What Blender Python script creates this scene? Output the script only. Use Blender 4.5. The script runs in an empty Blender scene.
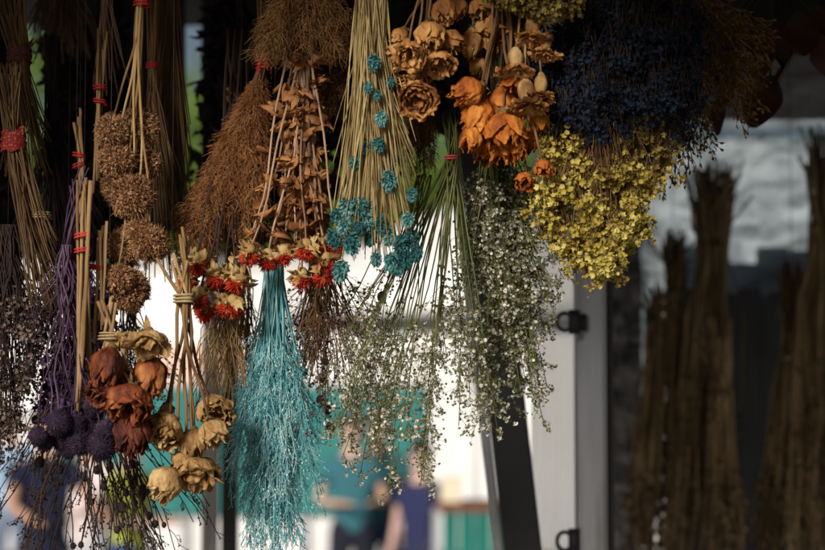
import bpy, math, random
import numpy as np
from mathutils import Vector, noise, Matrix

random.seed(7)
RG = np.random.default_rng(11)
sc = bpy.context.scene
COL = sc.collection
R = math.radians
U = random.uniform

# ------------------------------------------------------------------ camera frame
CAM = np.array([0.0, 0.0, 1.65]); PITCH = R(4.3)
FW = np.array([0, math.cos(PITCH), math.sin(PITCH)])
UP = np.array([0, -math.sin(PITCH), math.cos(PITCH)])
RT = np.array([1.0, 0, 0])
KP = 36 / 85 / 825
def at(px, py, d):
    return CAM + d * FW + (px - 412.5) * KP * d * RT - (py - 275) * KP * d * UP
MM = 0.001

# ------------------------------------------------------------------ scene graph helpers
def tag(o, label=None, cat=None, group=None, kind=None):
    if label: o['label'] = label
    if cat: o['category'] = cat
    if group: o['group'] = group
    if kind: o['kind'] = kind
    return o
def thing(name, label, cat, loc, group=None):
    o = bpy.data.objects.new(name, None); COL.objects.link(o)
    o.empty_display_size = .02
    o.location = Vector([float(v) for v in loc])
    return tag(o, label, cat, group)
def clone(o, parent):
    c = o.copy(); COL.objects.link(c); c.parent = parent
    for ch in list(o.children): clone(ch, c)
    return c

# ------------------------------------------------------------------ mesh builder (numpy)
def nrm(a):
    a = np.asarray(a, float)
    return a / np.maximum(np.linalg.norm(a, axis=-1, keepdims=True), 1e-9)
def frames(D, spin=None):
    """rotation matrices whose z column is D"""
    D = nrm(np.atleast_2d(D)); n = len(D)
    ref = np.where(np.abs(D[:, 2:3]) > .95, np.array([[1.0, 0, 0]]), np.array([[0, 0, 1.0]]))
    X = nrm(np.cross(ref, D)); Y = np.cross(D, X)
    if spin is None: spin = RG.uniform(0, 2 * math.pi, n)
    c = np.cos(spin)[:, None]; s = np.sin(spin)[:, None]
    X2 = X * c + Y * s; Y2 = -X * s + Y * c
    return np.stack([X2, Y2, D], axis=2)

class MB:
    def __init__(s): s.V = []; s.Q = []; s.T = []; s.R = []; s.n = 0
    def add(s, V, Q=None, T=None, rnd=0.5):
        V = np.asarray(V, float); s.V.append(V)
        if Q is not None and len(Q): s.Q.append(np.asarray(Q, np.int64) + s.n)
        if T is not None and len(T): s.T.append(np.asarray(T, np.int64) + s.n)
        r = np.full(len(V), rnd) if np.isscalar(rnd) else np.asarray(rnd)
        s.R.append(r); s.n += len(V)
    def stamp(s, tm, X, M, S, rnd=None):
        tv, tq, tt = tm; X = np.atleast_2d(X); N = len(X)
        if N == 0: return
        S = np.broadcast_to(np.asarray(S, float), (N,))
        if rnd is None: rnd = RG.random(N)
        V = np.einsum('nij,kj->nki', M, tv) * S[:, None, None] + X[:, None, :]
        off = (np.arange(N) * len(tv))[:, None, None]
        Q = (tq[None] + off).reshape(-1, 4) if len(tq) else None
        T = (tt[None] + off).reshape(-1, 3) if len(tt) else None
        s.add(V.reshape(-1, 3), Q, T, np.repeat(rnd, len(tv)))
    def tubes(s, P, Rr, sides=4, rnd=None):
        P = np.asarray(P, float)
        if P.size == 0: return
        N, K, _ = P.shape
        Rr = np.broadcast_to(np.asarray(Rr, float), (N, K)) if np.ndim(Rr) != 1 or len(np.atleast_1d(Rr)) != N else np.repeat(np.asarray(Rr)[:, None], K, 1)
        Tn = np.empty_like(P); Tn[:, 1:-1] = P[:, 2:] - P[:, :-2]; Tn[:, 0] = P[:, 1] - P[:, 0]; Tn[:, -1] = P[:, -1] - P[:, -2]
        Tn = nrm(Tn)
        ov = nrm(P[:, -1] - P[:, 0]); ref = np.where(np.abs(ov[:, 2:3]) > .8, np.array([[.3, 1.0, 0]]), np.array([[0, .2, 1.0]]))
        ref = ref[:, None, :].repeat(K, 1)
        A = nrm(np.cross(Tn, ref)); B = np.cross(Tn, A)
        th = np.arange(sides) * 2 * math.pi / sides
        V = P[:, :, None, :] + Rr[:, :, None, None] * (A[:, :, None, :] * np.cos(th)[None, None, :, None] + B[:, :, None, :] * np.sin(th)[None, None, :, None])
        idx = np.arange(N * K * sides).reshape(N, K, sides)
        a = idx[:, :-1, :]; b = np.roll(a, -1, 2); c = np.roll(idx[:, 1:, :], -1, 2); d = idx[:, 1:, :]
        Q = np.stack([a, b, c, d], -1).reshape(-1, 4)
        caps = None
        if sides == 4: Q = np.concatenate([Q, idx[:, 0, ::-1].reshape(-1, 4), idx[:, -1, :].reshape(-1, 4)])
        else:
            tr = []
            for k in range(1, sides - 1):
                tr.append(np.stack([idx[:, 0, 0], idx[:, 0, k + 1], idx[:, 0, k]], -1)); tr.append(np.stack([idx[:, -1, 0], idx[:, -1, k], idx[:, -1, k + 1]], -1))
            caps = np.concatenate(tr)
        if rnd is None: rnd = RG.random(N)
        elif np.isscalar(rnd): rnd = np.full(N, rnd)
        s.add(V.reshape(-1, 3), Q, caps, np.repeat(rnd, K * sides))
    def box(s, lo, hi, rnd=.5):
        x0, y0, z0 = lo; x1, y1, z1 = hi
        V = [(x0, y0, z0), (x1, y0, z0), (x1, y1, z0), (x0, y1, z0), (x0, y0, z1), (x1, y0, z1), (x1, y1, z1), (x0, y1, z1)]
        s.add(V, [(0, 3, 2, 1), (4, 5, 6, 7), (0, 1, 5, 4), (1, 2, 6, 5), (2, 3, 7, 6), (3, 0, 4, 7)], None, rnd)
    def build(s, name, mat, parent=None, smooth=True, loc=None):
        me = bpy.data.meshes.new(name)
        V = np.concatenate(s.V) if s.V else np.zeros((0, 3)); Rr = np.concatenate(s.R) if s.R else np.zeros(0)
        org = np.array(parent_origin(parent)) if parent is not None else (np.array(loc, float) if loc is not None else np.zeros(3))
        V = V - org
        Q = np.concatenate(s.Q) if s.Q else np.zeros((0, 4), np.int64); T = np.concatenate(s.T) if s.T else np.zeros((0, 3), np.int64)
        me.vertices.add(len(V)); me.vertices.foreach_set('co', V.astype(np.float32).ravel())
        nl = Q.size + T.size; npol = len(Q) + len(T)
        me.loops.add(nl); me.polygons.add(npol)
        me.loops.foreach_set('vertex_index', np.concatenate([Q.ravel(), T.ravel()]).astype(np.int32))
        tot = np.concatenate([np.full(len(Q), 4), np.full(len(T), 3)]).astype(np.int32)
        st = np.concatenate([[0], np.cumsum(tot)[:-1]]).astype(np.int32) if npol else tot
        me.polygons.foreach_set('loop_start', st); me.polygons.foreach_set('loop_total', tot)
        me.polygons.foreach_set('use_smooth', np.full(npol, smooth))
        me.update(calc_edges=True); me.validate()
        at_ = me.attributes.new('rnd', 'FLOAT', 'POINT'); at_.data.foreach_set('value', Rr.astype(np.float32))
        me.materials.append(mat)
        o = bpy.data.objects.new(name, me); COL.objects.link(o)
        if parent is not None: o.parent = parent
        elif loc is not None: o.location = Vector([float(v) for v in loc])
        return o
def parent_origin(o):
    p = Vector((0, 0, 0))
    while o is not None: p = p + o.location; o = o.parent
    return p

# ------------------------------------------------------------------ materials
def mat(name, cols, rough=.8, scale=60, bump=.3, bscale=200, trans=0.0, spec=.3, stretch=None, objrnd=.25, noise_w=.45, metal=0.0):
    m = bpy.data.materials.new(name); m.use_nodes = True; nt = m.node_tree; N = nt.nodes; L = nt.links
    b = N['Principled BSDF']; out = N['Material Output']
    tc = N.new('ShaderNodeTexCoord'); mp = N.new('ShaderNodeMapping'); L.new(tc.outputs['Object'], mp.inputs[0])
    if stretch: mp.inputs['Scale'].default_value = stretch
    nz = N.new('ShaderNodeTexNoise'); nz.inputs['Scale'].default_value = scale; nz.inputs['Detail'].default_value = 5; L.new(mp.outputs[0], nz.inputs['Vector'])
    at_ = N.new('ShaderNodeAttribute'); at_.attribute_name = 'rnd'
    oi = N.new('ShaderNodeObjectInfo')
    def M(op, a, b_):
        n = N.new('ShaderNodeMath'); n.operation = op
        for i, v in enumerate((a, b_)):
            if isinstance(v, (int, float)): n.inputs[i].default_value = v
            else: L.new(v, n.inputs[i])
        return n.outputs[0]
    nzs = M('MULTIPLY_ADD', nz.outputs['Fac'], 3.4); nzs.node.inputs[2].default_value = -1.2
    f = M('ADD', M('MULTIPLY', nzs, noise_w), M('MULTIPLY', at_.outputs['Fac'], 1 - noise_w - objrnd * .5))
    f = M('ADD', f, M('MULTIPLY', oi.outputs['Random'], objrnd * .5))
    cr = N.new('ShaderNodeValToRGB'); e = cr.color_ramp.elements
    k = len(cols)
    e[0].position = .1; e[0].color = (*cols[0], 1); e[1].position = .9; e[1].color = (*cols[-1], 1)
    for i in range(1, k - 1):
        q = e.new(.1 + .8 * i / (k - 1)); q.color = (*cols[i], 1)
    L.new(f, cr.inputs[0]); L.new(cr.outputs[0], b.inputs['Base Color'])
    b.inputs['Roughness'].default_value = rough; b.inputs['Specular IOR Level'].default_value = spec; b.inputs['Metallic'].default_value = metal
    if bump:
        n2 = N.new('ShaderNodeTexNoise'); n2.inputs['Scale'].default_value = bscale; n2.inputs['Detail'].default_value = 4; L.new(mp.outputs[0], n2.inputs['Vector'])
        bp = N.new('ShaderNodeBump'); bp.inputs['Strength'].default_value = bump; bp.inputs['Distance'].default_value = .6 / bscale; L.new(n2.outputs['Fac'], bp.inputs['Height']); L.new(bp.outputs[0], b.inputs['Normal'])
    if trans:
        t = N.new('ShaderNodeBsdfTranslucent'); L.new(cr.outputs[0], t.inputs[0]); mx = N.new('ShaderNodeMixShader'); mx.inputs[0].default_value = trans
        L.new(b.outputs[0], mx.inputs[1]); L.new(t.outputs[0], mx.inputs[2]); L.new(mx.outputs[0], out.inputs[0])
    return m

SX = (1, 1, .12)
M_ = dict(
    stem_shaded=mat('stem_shaded', [(.04, .02, .008), (.11, .06, .024), (.18, .11, .05)], stretch=SX, objrnd=.1),  # tan straw darkened, upper left shade put into the colour
    stem_sheaf=mat('stem_sheaf', [(.03, .02, .009), (.18, .125, .062), (.46, .34, .19)], stretch=SX, objrnd=.1),
    stem_tan=mat('stem_tan', [(.08, .04, .014), (.25, .145, .055), (.42, .28, .12)], stretch=SX, objrnd=.1),
    stem_straw=mat('stem_straw', [(.16, .11, .04), (.36, .26, .11), (.52, .40, .19)], stretch=SX, objrnd=.1),
    stem_pink=mat('stem_pinkish', [(.10, .05, .028), (.28, .17, .10), (.42, .28, .18)], stretch=SX),
    stem_brown=mat('stem_brown', [(.04, .018, .008), (.13, .065, .028), (.22, .12, .05)], stretch=SX),
    stem_dark=mat('stem_dark', [(.012, .007, .006), (.05, .028, .02)], stretch=SX),
    stem_purple=mat('stem_purple', [(.015, .007, .018), (.055, .026, .056), (.13, .08, .11)], stretch=SX),
    stem_green=mat('stem_green', [(.035, .045, .010), (.10, .12, .03), (.17, .16, .06)], stretch=SX),
    twig=mat('twig_bark', [(.09, .045, .018), (.24, .14, .06), (.34, .22, .11)], stretch=(1, 1, .2), bump=.5, bscale=260),
    red=mat('red_thread', [(.35, .01, .012), (.6, .03, .03)], rough=.6),
    pink=mat('pink_thread', [(.5, .04, .06), (.7, .1, .12)], rough=.5),
    raffia=mat('raffia', [(.25, .16, .07), (.45, .33, .17)]),
    plume=mat('plume_hair', [(.17, .06, .018), (.36, .15, .05), (.52, .27, .12)], trans=.25, bump=0, noise_w=.3),
    moss=mat('moss_hair', [(.07, .03, .008), (.19, .09, .028), (.30, .17, .06)], trans=.15, bump=0, noise_w=.3),
    ball=mat('seedhead_chaff', [(.11, .045, .018), (.30, .15, .065), (.47, .27, .14)], trans=.1, bump=0, noise_w=.3, scale=90),
    rose_orange=mat('dried_petal_orange', [(.13, .025, .005), (.42, .115, .012), (.62, .25, .045)], scale=55, bump=.9, bscale=260, noise_w=.6, trans=.15, rough=.7, stretch=(1, 1, .45)),
    rose_rust=mat('dried_petal_rust', [(.05, .010, .005), (.22, .05, .012), (.48, .2, .06)], scale=55, bump=.9, bscale=260, noise_w=.6, trans=.12, rough=.65, stretch=(1, 1, .35)),
    rose_dark=mat('dried_petal_dark', [(.025, .006, .005), (.10, .02, .010), (.24, .08, .035)], scale=55, bump=.9, bscale=260, noise_w=.6, trans=.1, rough=.7, stretch=(1, 1, .35)),
    rose_tan=mat('dried_petal_tan', [(.13, .055, .018), (.38, .22, .08), (.62, .44, .21)], scale=55, bump=.9, bscale=260, noise_w=.6, trans=.15, rough=.75, stretch=(1, 1, .4)),
    rose_pale=mat('dried_petal_pale', [(.12, .035, .010), (.42, .185, .05), (.62, .36, .13)], scale=50, bump=.9, bscale=260, noise_w=.6, trans=.12, rough=.75, stretch=(1, 1, .4)),
    cup=mat('pale_calyx', [(.22, .11, .05), (.48, .3, .16)], scale=80, bump=.4),
    sepal=mat('dry_sepal', [(.08, .05, .015), (.2, .13, .05)], scale=90, bump=.3),
    leaf_rust=mat('dry_leaf_rust', [(.11, .035, .01), (.33, .14, .045), (.5, .26, .11)], trans=.2, bump=.4),
    bract=mat('tan_bract', [(.2, .1, .035), (.42, .27, .1), (.6, .45, .22)], trans=.2, bump=.3),
    tuft=mat('red_floret', [(.2, .006, .003), (.48, .018, .007), (.62, .07, .015)], trans=.2, bump=0, noise_w=.2),
    teal=mat('dyed_teal_sprig', [(.05, .24, .28), (.18, .50, .54), (.55, .74, .70)], trans=.2, bump=0, noise_w=.3, scale=30),
    teal_thistle=mat('dyed_teal_bristle', [(.010, .06, .068), (.045, .175, .175), (.2, .4, .36)], trans=.1, bump=0, noise_w=.2),
    gyp=mat('cream_floret', [(.30, .27, .17), (.6, .57, .47), (.82, .79, .73)], trans=.2, bump=0, noise_w=.15),
    gypg=mat('olive_bud', [(.05, .055, .015), (.13, .13, .045), (.22, .2, .09)], bump=0),
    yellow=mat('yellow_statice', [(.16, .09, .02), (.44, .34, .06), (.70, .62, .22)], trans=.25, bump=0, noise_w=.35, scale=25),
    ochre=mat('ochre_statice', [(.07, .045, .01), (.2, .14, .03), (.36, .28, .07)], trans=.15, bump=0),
    brownst=mat('brown_statice', [(.05, .028, .006), (.15, .09, .022), (.28, .2, .06)], trans=.1, bump=0),
    blue=mat('blue_statice', [(.001, .002, .006), (.002, .007, .02), (.012, .03, .07)], trans=.1, bump=0, noise_w=.35, scale=30),
    purple=mat('purple_statice', [(.015, .006, .022), (.05, .02, .07), (.10, .05, .13)], trans=.1, bump=0),
    globe=mat('purple_globe', [(.008, .004, .011), (.022, .010, .028), (.07, .038, .075)], bump=0),
    seed=mat('dark_seed', [(.008, .005, .006), (.03, .018, .018)], bump=0),
    greyfl=mat('mauve_grey_floret', [(.04, .025, .025), (.12, .08, .07), (.24, .18, .14)], trans=.1, bump=0),
    darkleaf=mat('dark_dry_leaf', [(.02, .008, .005), (.07, .028, .014)], bump=.3),
    rearstraw_shade=mat('rear_straw_shade', [(.04, .022, .01), (.11, .065, .028), (.17, .11, .05)], stretch=SX),  # straw with the shade of corner and rear put into its colour
    reardark=mat('rear_shaded_plant', [(.006, .004, .006), (.025, .015, .018)], bump=0),  # near-black so the colour itself carries the deep shade
    ear=mat('grass_ear', [(.015, .010, .006), (.10, .072, .04), (.34, .26, .15)], bump=0),
)

# ------------------------------------------------------------------ templates
E3 = np.zeros((0, 3), np.int64); E4 = np.zeros((0, 4), np.int64)
def t_floret(n=5, cup=.5, w=.42):
    V = [(0, 0, 0)]; Q = []
    for i in range(n):
        a = 2 * math.pi * i / n; c, s_ = math.cos(a), math.sin(a)
        for (rr, tt, zz) in ((.6, -w, cup * .5), (1.0, 0, cup + .08 * (i % 2)), (.6, w, cup * .5)):
            V.append((rr * c - tt * s_, rr * s_ + tt * c, zz))
        b = 1 + 3 * i; Q.append((0, b, b + 1, b + 2))
    return np.array(V), np.array(Q), E3
def t_spike(w=.12):
    return np.array([(w, 0, 0), (-w * .5, w * .87, 0), (-w * .5, -w * .87, 0), (0, 0, 1)]), E4, np.array([(0, 1, 3), (1, 2, 3), (2, 0, 3)])
def t_chaff():
    V = np.array([(0, 0, 0), (.26, .05, .45), (.1, .32, 1.0), (-.26, .05, .5), (0, -.08, .5)])
    return V, np.array([(0, 1, 2, 4), (0, 4, 2, 3)]), E3
def t_blob(seed=0, nu=8, nv=6, amp=.15, squash=1.0):
    V = []; Q = []
    for j in range(nv + 1):
        ph = math.pi * j / nv
        for i in range(nu):
            th = 2 * math.pi * i / nu
            p = Vector((math.sin(ph) * math.cos(th), math.sin(ph) * math.sin(th), math.cos(ph)))
            r = 1 + amp * noise.noise(p * 2.2 + Vector((seed, 3, 1)))
            V.append((p.x * r, p.y * r, p.z * r * squash))
    for j in range(nv):
        for i in range(nu):
            a = j * nu + i; b = j * nu + (i + 1) % nu
            Q.append((a, a + nu, b + nu, b))
    return np.array(V), np.array(Q), E3
def t_leaf(seed, curl=1.5, fold=.5, wid=.32, amp=.12, nu=4, nv=7):
    """crumpled leaf, unit length along z"""
    V = []; Q = []
    for j in range(nv + 1):
        v = j / nv; a = curl * (v - .15)
        z = math.sin(a) / max(curl, .01); y = (1 - math.cos(a)) / max(curl, .01)
        w = wid * max(0.03, math.sin(math.pi * min(1, v * .94 + .03))) ** .8
        for i in range(nu + 1):
            u = -1 + 2 * i / nu
            n = noise.noise(Vector((u * 1.6 + seed * 3.1, v * 3.2, seed))) * amp * (.4 + v)
            V.append((u * w * math.cos(fold * abs(u)), y + abs(u) * w * math.sin(fold) + n, z + n * .6))
    for j in range(nv):
        for i in range(nu):
            a = j * (nu + 1) + i
            Q.append((a, a + 1, a + nu + 2, a + nu + 1))
    return np.array(V), np.array(Q), E3
T_FL = t_floret(); T_FLC = t_floret(5, .85, .5); T_FLO = t_floret(6, .2, .34); T_SP = t_spike(); T_SPT = t_spike(.05); T_CH = t_chaff(); T_BL = t_blob(); T_BL2 = t_blob(5, 6, 4, .25)
T_LF = [t_leaf(i, U(1.0, 3.4), U(.3, 1.3), U(.24, .40), .34, 5, 9) for i in range(6)]

# ------------------------------------------------------------------ growth helpers
def path(A, B, K=8, bow=0.0, wob=0.0, side=None, end_dir=None):
    """curved line from A to B, first part hugging the vertical"""
    A = np.asarray(A, float); B = np.asarray(B, float); t = np.linspace(0, 1, K)[:, None]
    L = np.linalg.norm(B - A)
    P = A + (B - A) * t
    if side is None: side = nrm(RG.normal(size=3) * np.array([1, 1, .2]))
    P = P + side * (bow * L) * 4 * t * (1 - t)
    if wob:
        ph = RG.uniform(0, 6.28, 4); w = wob * L
        P[:, 0:1] += w * (np.sin(t * 7 + ph[0]) * .6 + np.sin(t * 15 + ph[1]) * .4) * np.minimum(1, t * 4) * np.minimum(1, 1)
        P[:, 1:2] += w * (np.sin(t * 6 + ph[2]) * .6 + np.sin(t * 14 + ph[3]) * .4) * np.minimum(1, t * 4)
        P += B - P[-1] if False else 0
    return P
def fanpath(T, B, K=9, wob=.006, drop=.35):
    """hanging stem from tie T to end B: leaves the tie steeply, then spreads"""
    T = np.asarray(T, float); B = np.asarray(B, float); t = np.linspace(0, 1, K)[:, None]
    C = np.array([T[0] + (B[0] - T[0]) * .3, T[1] + (B[1] - T[1]) * .3, T[2] + (B[2] - T[2]) * drop * 1.2])
    P = (1 - t) ** 2 * T + 2 * t * (1 - t) * C + t * t * B
    if wob:
        L = np.linalg.norm(B - T); ph = RG.uniform(0, 6.28, 4)
        e = np.minimum(1, np.minimum(t, 1 - t) * 5)
        P[:, 0:1] += wob * L * np.sin(t * 9 + ph[0]) * e; P[:, 1:2] += wob * L * np.sin(t * 8 + ph[1]) * e
    return P
def jit(p, r, ry=None):
    return np.asarray(p) + RG.normal(size=3) * np.array([r, r if ry is None else ry, r])
class Batch:
    def __init__(s): s.d = {}
    def add(s, P, r, sides=3, rnd=None):
        r = np.asarray(r, float)
        if r.ndim == 0: r = np.full(len(P), float(r))
        s.d.setdefault((len(P), sides), []).append((P, r, RG.random() if rnd is None else rnd))
    def flush(s, mb):
        for (K, sd), L in s.d.items():
            mb.tubes(np.array([x[0] for x in L]), np.array([x[1] for x in L]), sd, np.array([x[2] for x in L]))
        s.d = {}
def tie(parent, c, rad, turns=4, thick=.9, m='red', h=6, name='tie', tails=0, tiltx=0.0):
    mb = MB(); c = np.asarray(c, float); n = turns * 12
    t = np.linspace(0, 1, n); a = t * turns * 2 * math.pi
    rr = rad * (1 + .06 * np.sin(a * .37 + 1))
    z = (t - .5) * h * MM + .7 * MM * np.sin(a * .5)
    P = np.stack([c[0] + rr * np.cos(a), c[1] + rr * np.sin(a), c[2] + z + tiltx * rr * np.cos(a)], 1)
    mb.tubes(P[None], np.full((1, n), thick * MM), 5)
    for k in range(tails):
        e = c + np.array([U(-14, 14), -rad * 1000 - 3, U(-22, 8)]) * MM
        mb.tubes(path(c + np.array([0, -rad, 0]), e, 6, .2)[None], np.full((1, 6), thick * .7 * MM), 4)
    return mb.build(name, M_[m], parent)
RAILZ = 2.36
def cord(parent, c, m='stem_dark', r=.35):
    c = np.asarray(c, float); mb = MB()
    mb.tubes(np.array([[c, [c[0], c[1], (c[2] + RAILZ) / 2], [c[0], c[1], RAILZ]]]), np.full((1, 3), r * MM), 5)
    return mb.build('cord', M_[m], parent)

def spray(bt, A, B, K=10, r=(.7, .35), n1=12, l1=35, n2=4, l2=12, t0=.35, ang=.7, wob=.012, r1=.3, r2=.2, drop=.35, droop=.35, P=None):
    """branching sprig; returns tip points and directions. lengths in mm"""
    tips = []; dirs = []; rb = U(0, 1); rr_ = lambda: min(1, max(0, rb * .65 + U(-.1, .45)))
    if P is None: P = fanpath(A, B, K, wob, drop)
    K = len(P)
    bt.add(P, np.linspace(r[0], r[1], K) * MM, 4, rb)
    tips.append(P[-1]); dirs.append(P[-1] - P[-2])
    for i in range(n1):
        t = t0 + (1 - t0) * (i + U(0, 1)) / n1; t = min(t, .98)
        f = t * (K - 1); k = int(f); q = P[k] + (P[min(k + 1, K - 1)] - P[k]) * (f - k)
        tg = nrm(P[min(k + 1, K - 1)] - P[k])
        s_ = RG.normal(size=3); s_ -= tg * s_.dot(tg); s_ = nrm(s_)
        d = nrm(tg + s_ * ang * U(.5, 1.3)); L = l1 * MM * U(.5, 1.2) * (1.15 - .6 * t)
        tt = np.linspace(0, 1, 4)[:, None]
        Q = q + d * L * tt + s_ * L * .12 * tt * (1 - tt) * 4 * U(-1, 1) + np.array([0, 0, -droop * L]) * tt ** 2 * U(0, 1)
        bt.add(Q, np.array([1, .9, .75, .6]) * r1 * MM, 3, rr_())
        tips.append(Q[-1]); dirs.append(Q[-1] - Q[-2])
        for j in range(n2):
            f2 = U(.25, .95) * 3; k2 = int(f2); q2 = Q[k2] + (Q[k2 + 1] - Q[k2]) * (f2 - k2)
            d2 = nrm(d + RG.normal(size=3) * .55 * ang); L2 = l2 * MM * U(.4, 1.3)
            tt3 = np.linspace(0, 1, 3)[:, None]
            Z = q2 + d2 * L2 * tt3 + RG.normal(size=3) * L2 * .12 * tt3 * (1 - tt3) * 4
            bt.add(Z, r2 * MM, 3, rr_())
            tips.append(Z[-1]); dirs.append(d2)
    return tips, dirs

def ell(cx, cy, rx, ry, d, depth, n, shell=.0, bottom=False):
    """points of a lumpy volume given by an ellipse (px) and half depth (m); returns Nx3 and outward dirs"""
    v = nrm(RG.normal(size=(n, 3))); rad = (shell + (1 - shell) * RG.random(n)) ** (1 / 3)
    v2 = v * rad[:, None]
    P = np.array([at(cx + a * rx, cy + b * ry, d + c * depth) for a, b, c in v2])
    return P, nrm(np.stack([v[:, 0] * .8, v[:, 2] * .8 - .25, -v[:, 1] * .8], 1))

# ------------------------------------------------------------------ roses
def rose_verts(seed, Rr, H, opn=.4, layers=5, nu=18, nv=14, amp=.13, wid=1.0):
    rs = random.Random(seed); V = []; Q = []; Rn = []
    sv = Vector((seed * 1.7, seed * .9, 3))
    for li in range(layers):
        f = (li + 1) / layers; npet = 2 + li; th00 = rs.uniform(0, 6.28)
        for p in range(npet):
            th0 = th00 + 2 * math.pi * p / npet + rs.uniform(-.25, .25)
            rad = Rr * (.22 + .78 * f) * rs.uniform(.92, 1.08); Hh = H * rs.uniform(.88, 1.06) * (1 - .16 * opn * f)
            hw = (1.25 - .25 * f) * wid * rs.uniform(.85, 1.1)
            curl = opn * f * rs.uniform(.3, 1.2); pr = rs.random(); ph = rs.uniform(0, 6)
            base = len(V)
            for j in range(nv + 1):
                v = j / nv
                prof = math.sin(math.pi / 2 * min(1, v / .5 + .08)) ** .8
                close = 1 - (1 - opn) * .55 * max(0, (v - .5) / .5) ** 1.4
                r0 = rad * prof * close + curl * Rr * .75 * max(0, (v - .55) / .45) ** 1.7
                ww = hw * (max(.02, math.sin(math.pi * (.14 + .76 * v)))) ** .55
                for i in range(nu + 1):
                    u = -1 + 2 * i / nu
                    z = Hh * (v - .30 * abs(u) ** 2.2 * v * v) - curl * Hh * .30 * max(0, (v - .7) / .3) ** 1.5
                    th = th0 + u * ww
                    q = Vector((math.cos(th) * r0, math.sin(th) * r0, z)) / Rr
                    n1 = noise.noise(q * 1.7 + sv + Vector((0, 0, pr * 5))); n2 = noise.noise(q * 4.5 + sv)
                    n3 = noise.noise(q * 10 + sv); cre = math.sin(u * 8 + ph + 3 * n1) * .03 * (.4 + v) + .025 * n3 - .06 * abs(noise.noise(Vector((u * 5, v * 1.6, pr * 9))))
                    r = r0 * (1 + .05 * u) + Rr * (amp * n1 * 1.3 + amp * .55 * n2 + cre) * (.25 + v)
                    zz = z + Rr * (amp * .9 * n2 + .03 * n3) * v + Rr * .05 * v ** 3 * math.sin(u * 7 + ph * 2)
                    V.append((math.cos(th) * r, math.sin(th) * r, zz)); Rn.append(.15 + .55 * pr + .2 * v + .2 * n2 + .35 * noise.noise(Vector((u * 7 + pr * 30, v * .9, seed))) - .45 * max(abs(u), v) ** 7)
            for j in range(nv):
                for i in range(nu):
                    a = base + j * (nu + 1) + i; Q.append((a, a + 1, a + nu + 2, a + nu + 1))
    return np.array(V), np.array(Q), np.clip(np.array(Rn), 0, 1)
def rose(parent, px, py, d, rr, H=None, dr=(0, 0, -1), m='rose_orange', seed=1, opn=.4, stem_to=None, layers=5, stem_m='stem_brown', sr=1.5, sep=True, name='rose_head', amp=.13):
    """(px,py) is the centre of the bloom; dr points from calyx to tip"""
    rr = rr * MM; H = (H or rr * 2000) * MM; dr = nrm(np.array(dr, float)); c = at(px, py, d); base = c - dr * H * .5
    V, Q, Rn = rose_verts(seed, rr, H, opn, layers, amp=amp)
    F = frames(dr[None], np.array([seed * 1.3]))[0]
    mb = MB(); mb.add(V @ F.T + base, Q, None, Rn)
    o = mb.build(name, M_[m], parent)
    if sep:
        s_ = MB(); k = 5
        s_.stamp(T_BL, base[None], F[None], rr * .30)
        a = np.arange(k) * 2 * math.pi / k + seed
        for aa in a:
            dd = nrm(F @ np.array([math.cos(aa) * .8, math.sin(aa) * .8, U(-.4, .9)]))
            s_.stamp(T_LF[int(aa * 7) % 6], base[None], frames(dd[None]), rr * U(.55, .95))
        s_.build('calyx', M_['sepal'], o)
    if stem_to is not None:
        b = MB(); P = fanpath(stem_to, base, 8, .012); b.tubes(P[None], np.linspace(1.0, .85, 8)[None] * sr * MM, 6)
        b.build('stem', M_[stem_m], parent)
    return o

# ================================================================== FLOWER BUNCHES
HG = 'dried flower bunches hanging from the stall rail'
FRONT = 1.93
def leafs(mb, P, size, D=None, down=True):
    P = np.atleast_2d(P); n = len(P)
    if D is None:
        D = RG.normal(size=(n, 3)); D[:, 2] -= .5 if down else 0
    for i in range(n):
        mb.stamp(T_LF[RG.integers(6)], P[i:i + 1], frames(D[i:i + 1]), size * U(.6, 1.25) * MM)
def grassbunch(name, label, cat, tiepx, d, top, ends, n, m, r=.8, tie_m='red', tie_r=7, turns=5, tie_h=6, group=HG, K=9, upn=None, up=40, upsp=8, rng=.02, wob=.006, tails=0, rope=True, part='stem_bundle', sides=4):
    """stems tied at tiepx, fanning down between ends=(x0,x1,y0,y1), stubs rising above the tie to top px"""
    c = at(*tiepx, d); root = thing(name, label, cat, c, group)
    mb = MB(); bt = Batch()
    for i in range(n):
        ex = U(ends[0], ends[1]); ey = U(ends[2], ends[3]); e = at(ex, ey, d + U(-1, 1) * rng * 1.2)
        a = U(0, 6.28); q = math.sqrt(U(0, 1)) * tie_r * .9 * MM; s_ = c + np.array([q * math.cos(a), q * math.sin(a), 0])
        bt.add(fanpath(s_, e, K, wob), np.linspace(1, .6, K) * r * MM * U(.7, 1.2), sides)
        tp = at(top[0] + U(-1, 1) * upsp, top[1] + U(-8, 8), d + U(-1, 1) * upsp * MM)
        bt.add(path(s_, tp, 4, .01), r * MM * U(.8, 1.1), sides)
    bt.flush(mb); mb.build(part, M_[m], root)
    if tie_m: tie(root, c, (tie_r + .8) * MM, turns, .8, tie_m, tie_h, tails=tails)
    if rope and top[1] > -25: cord(root, at(top[0], top[1] + 4, d))
    return root, c

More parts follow.
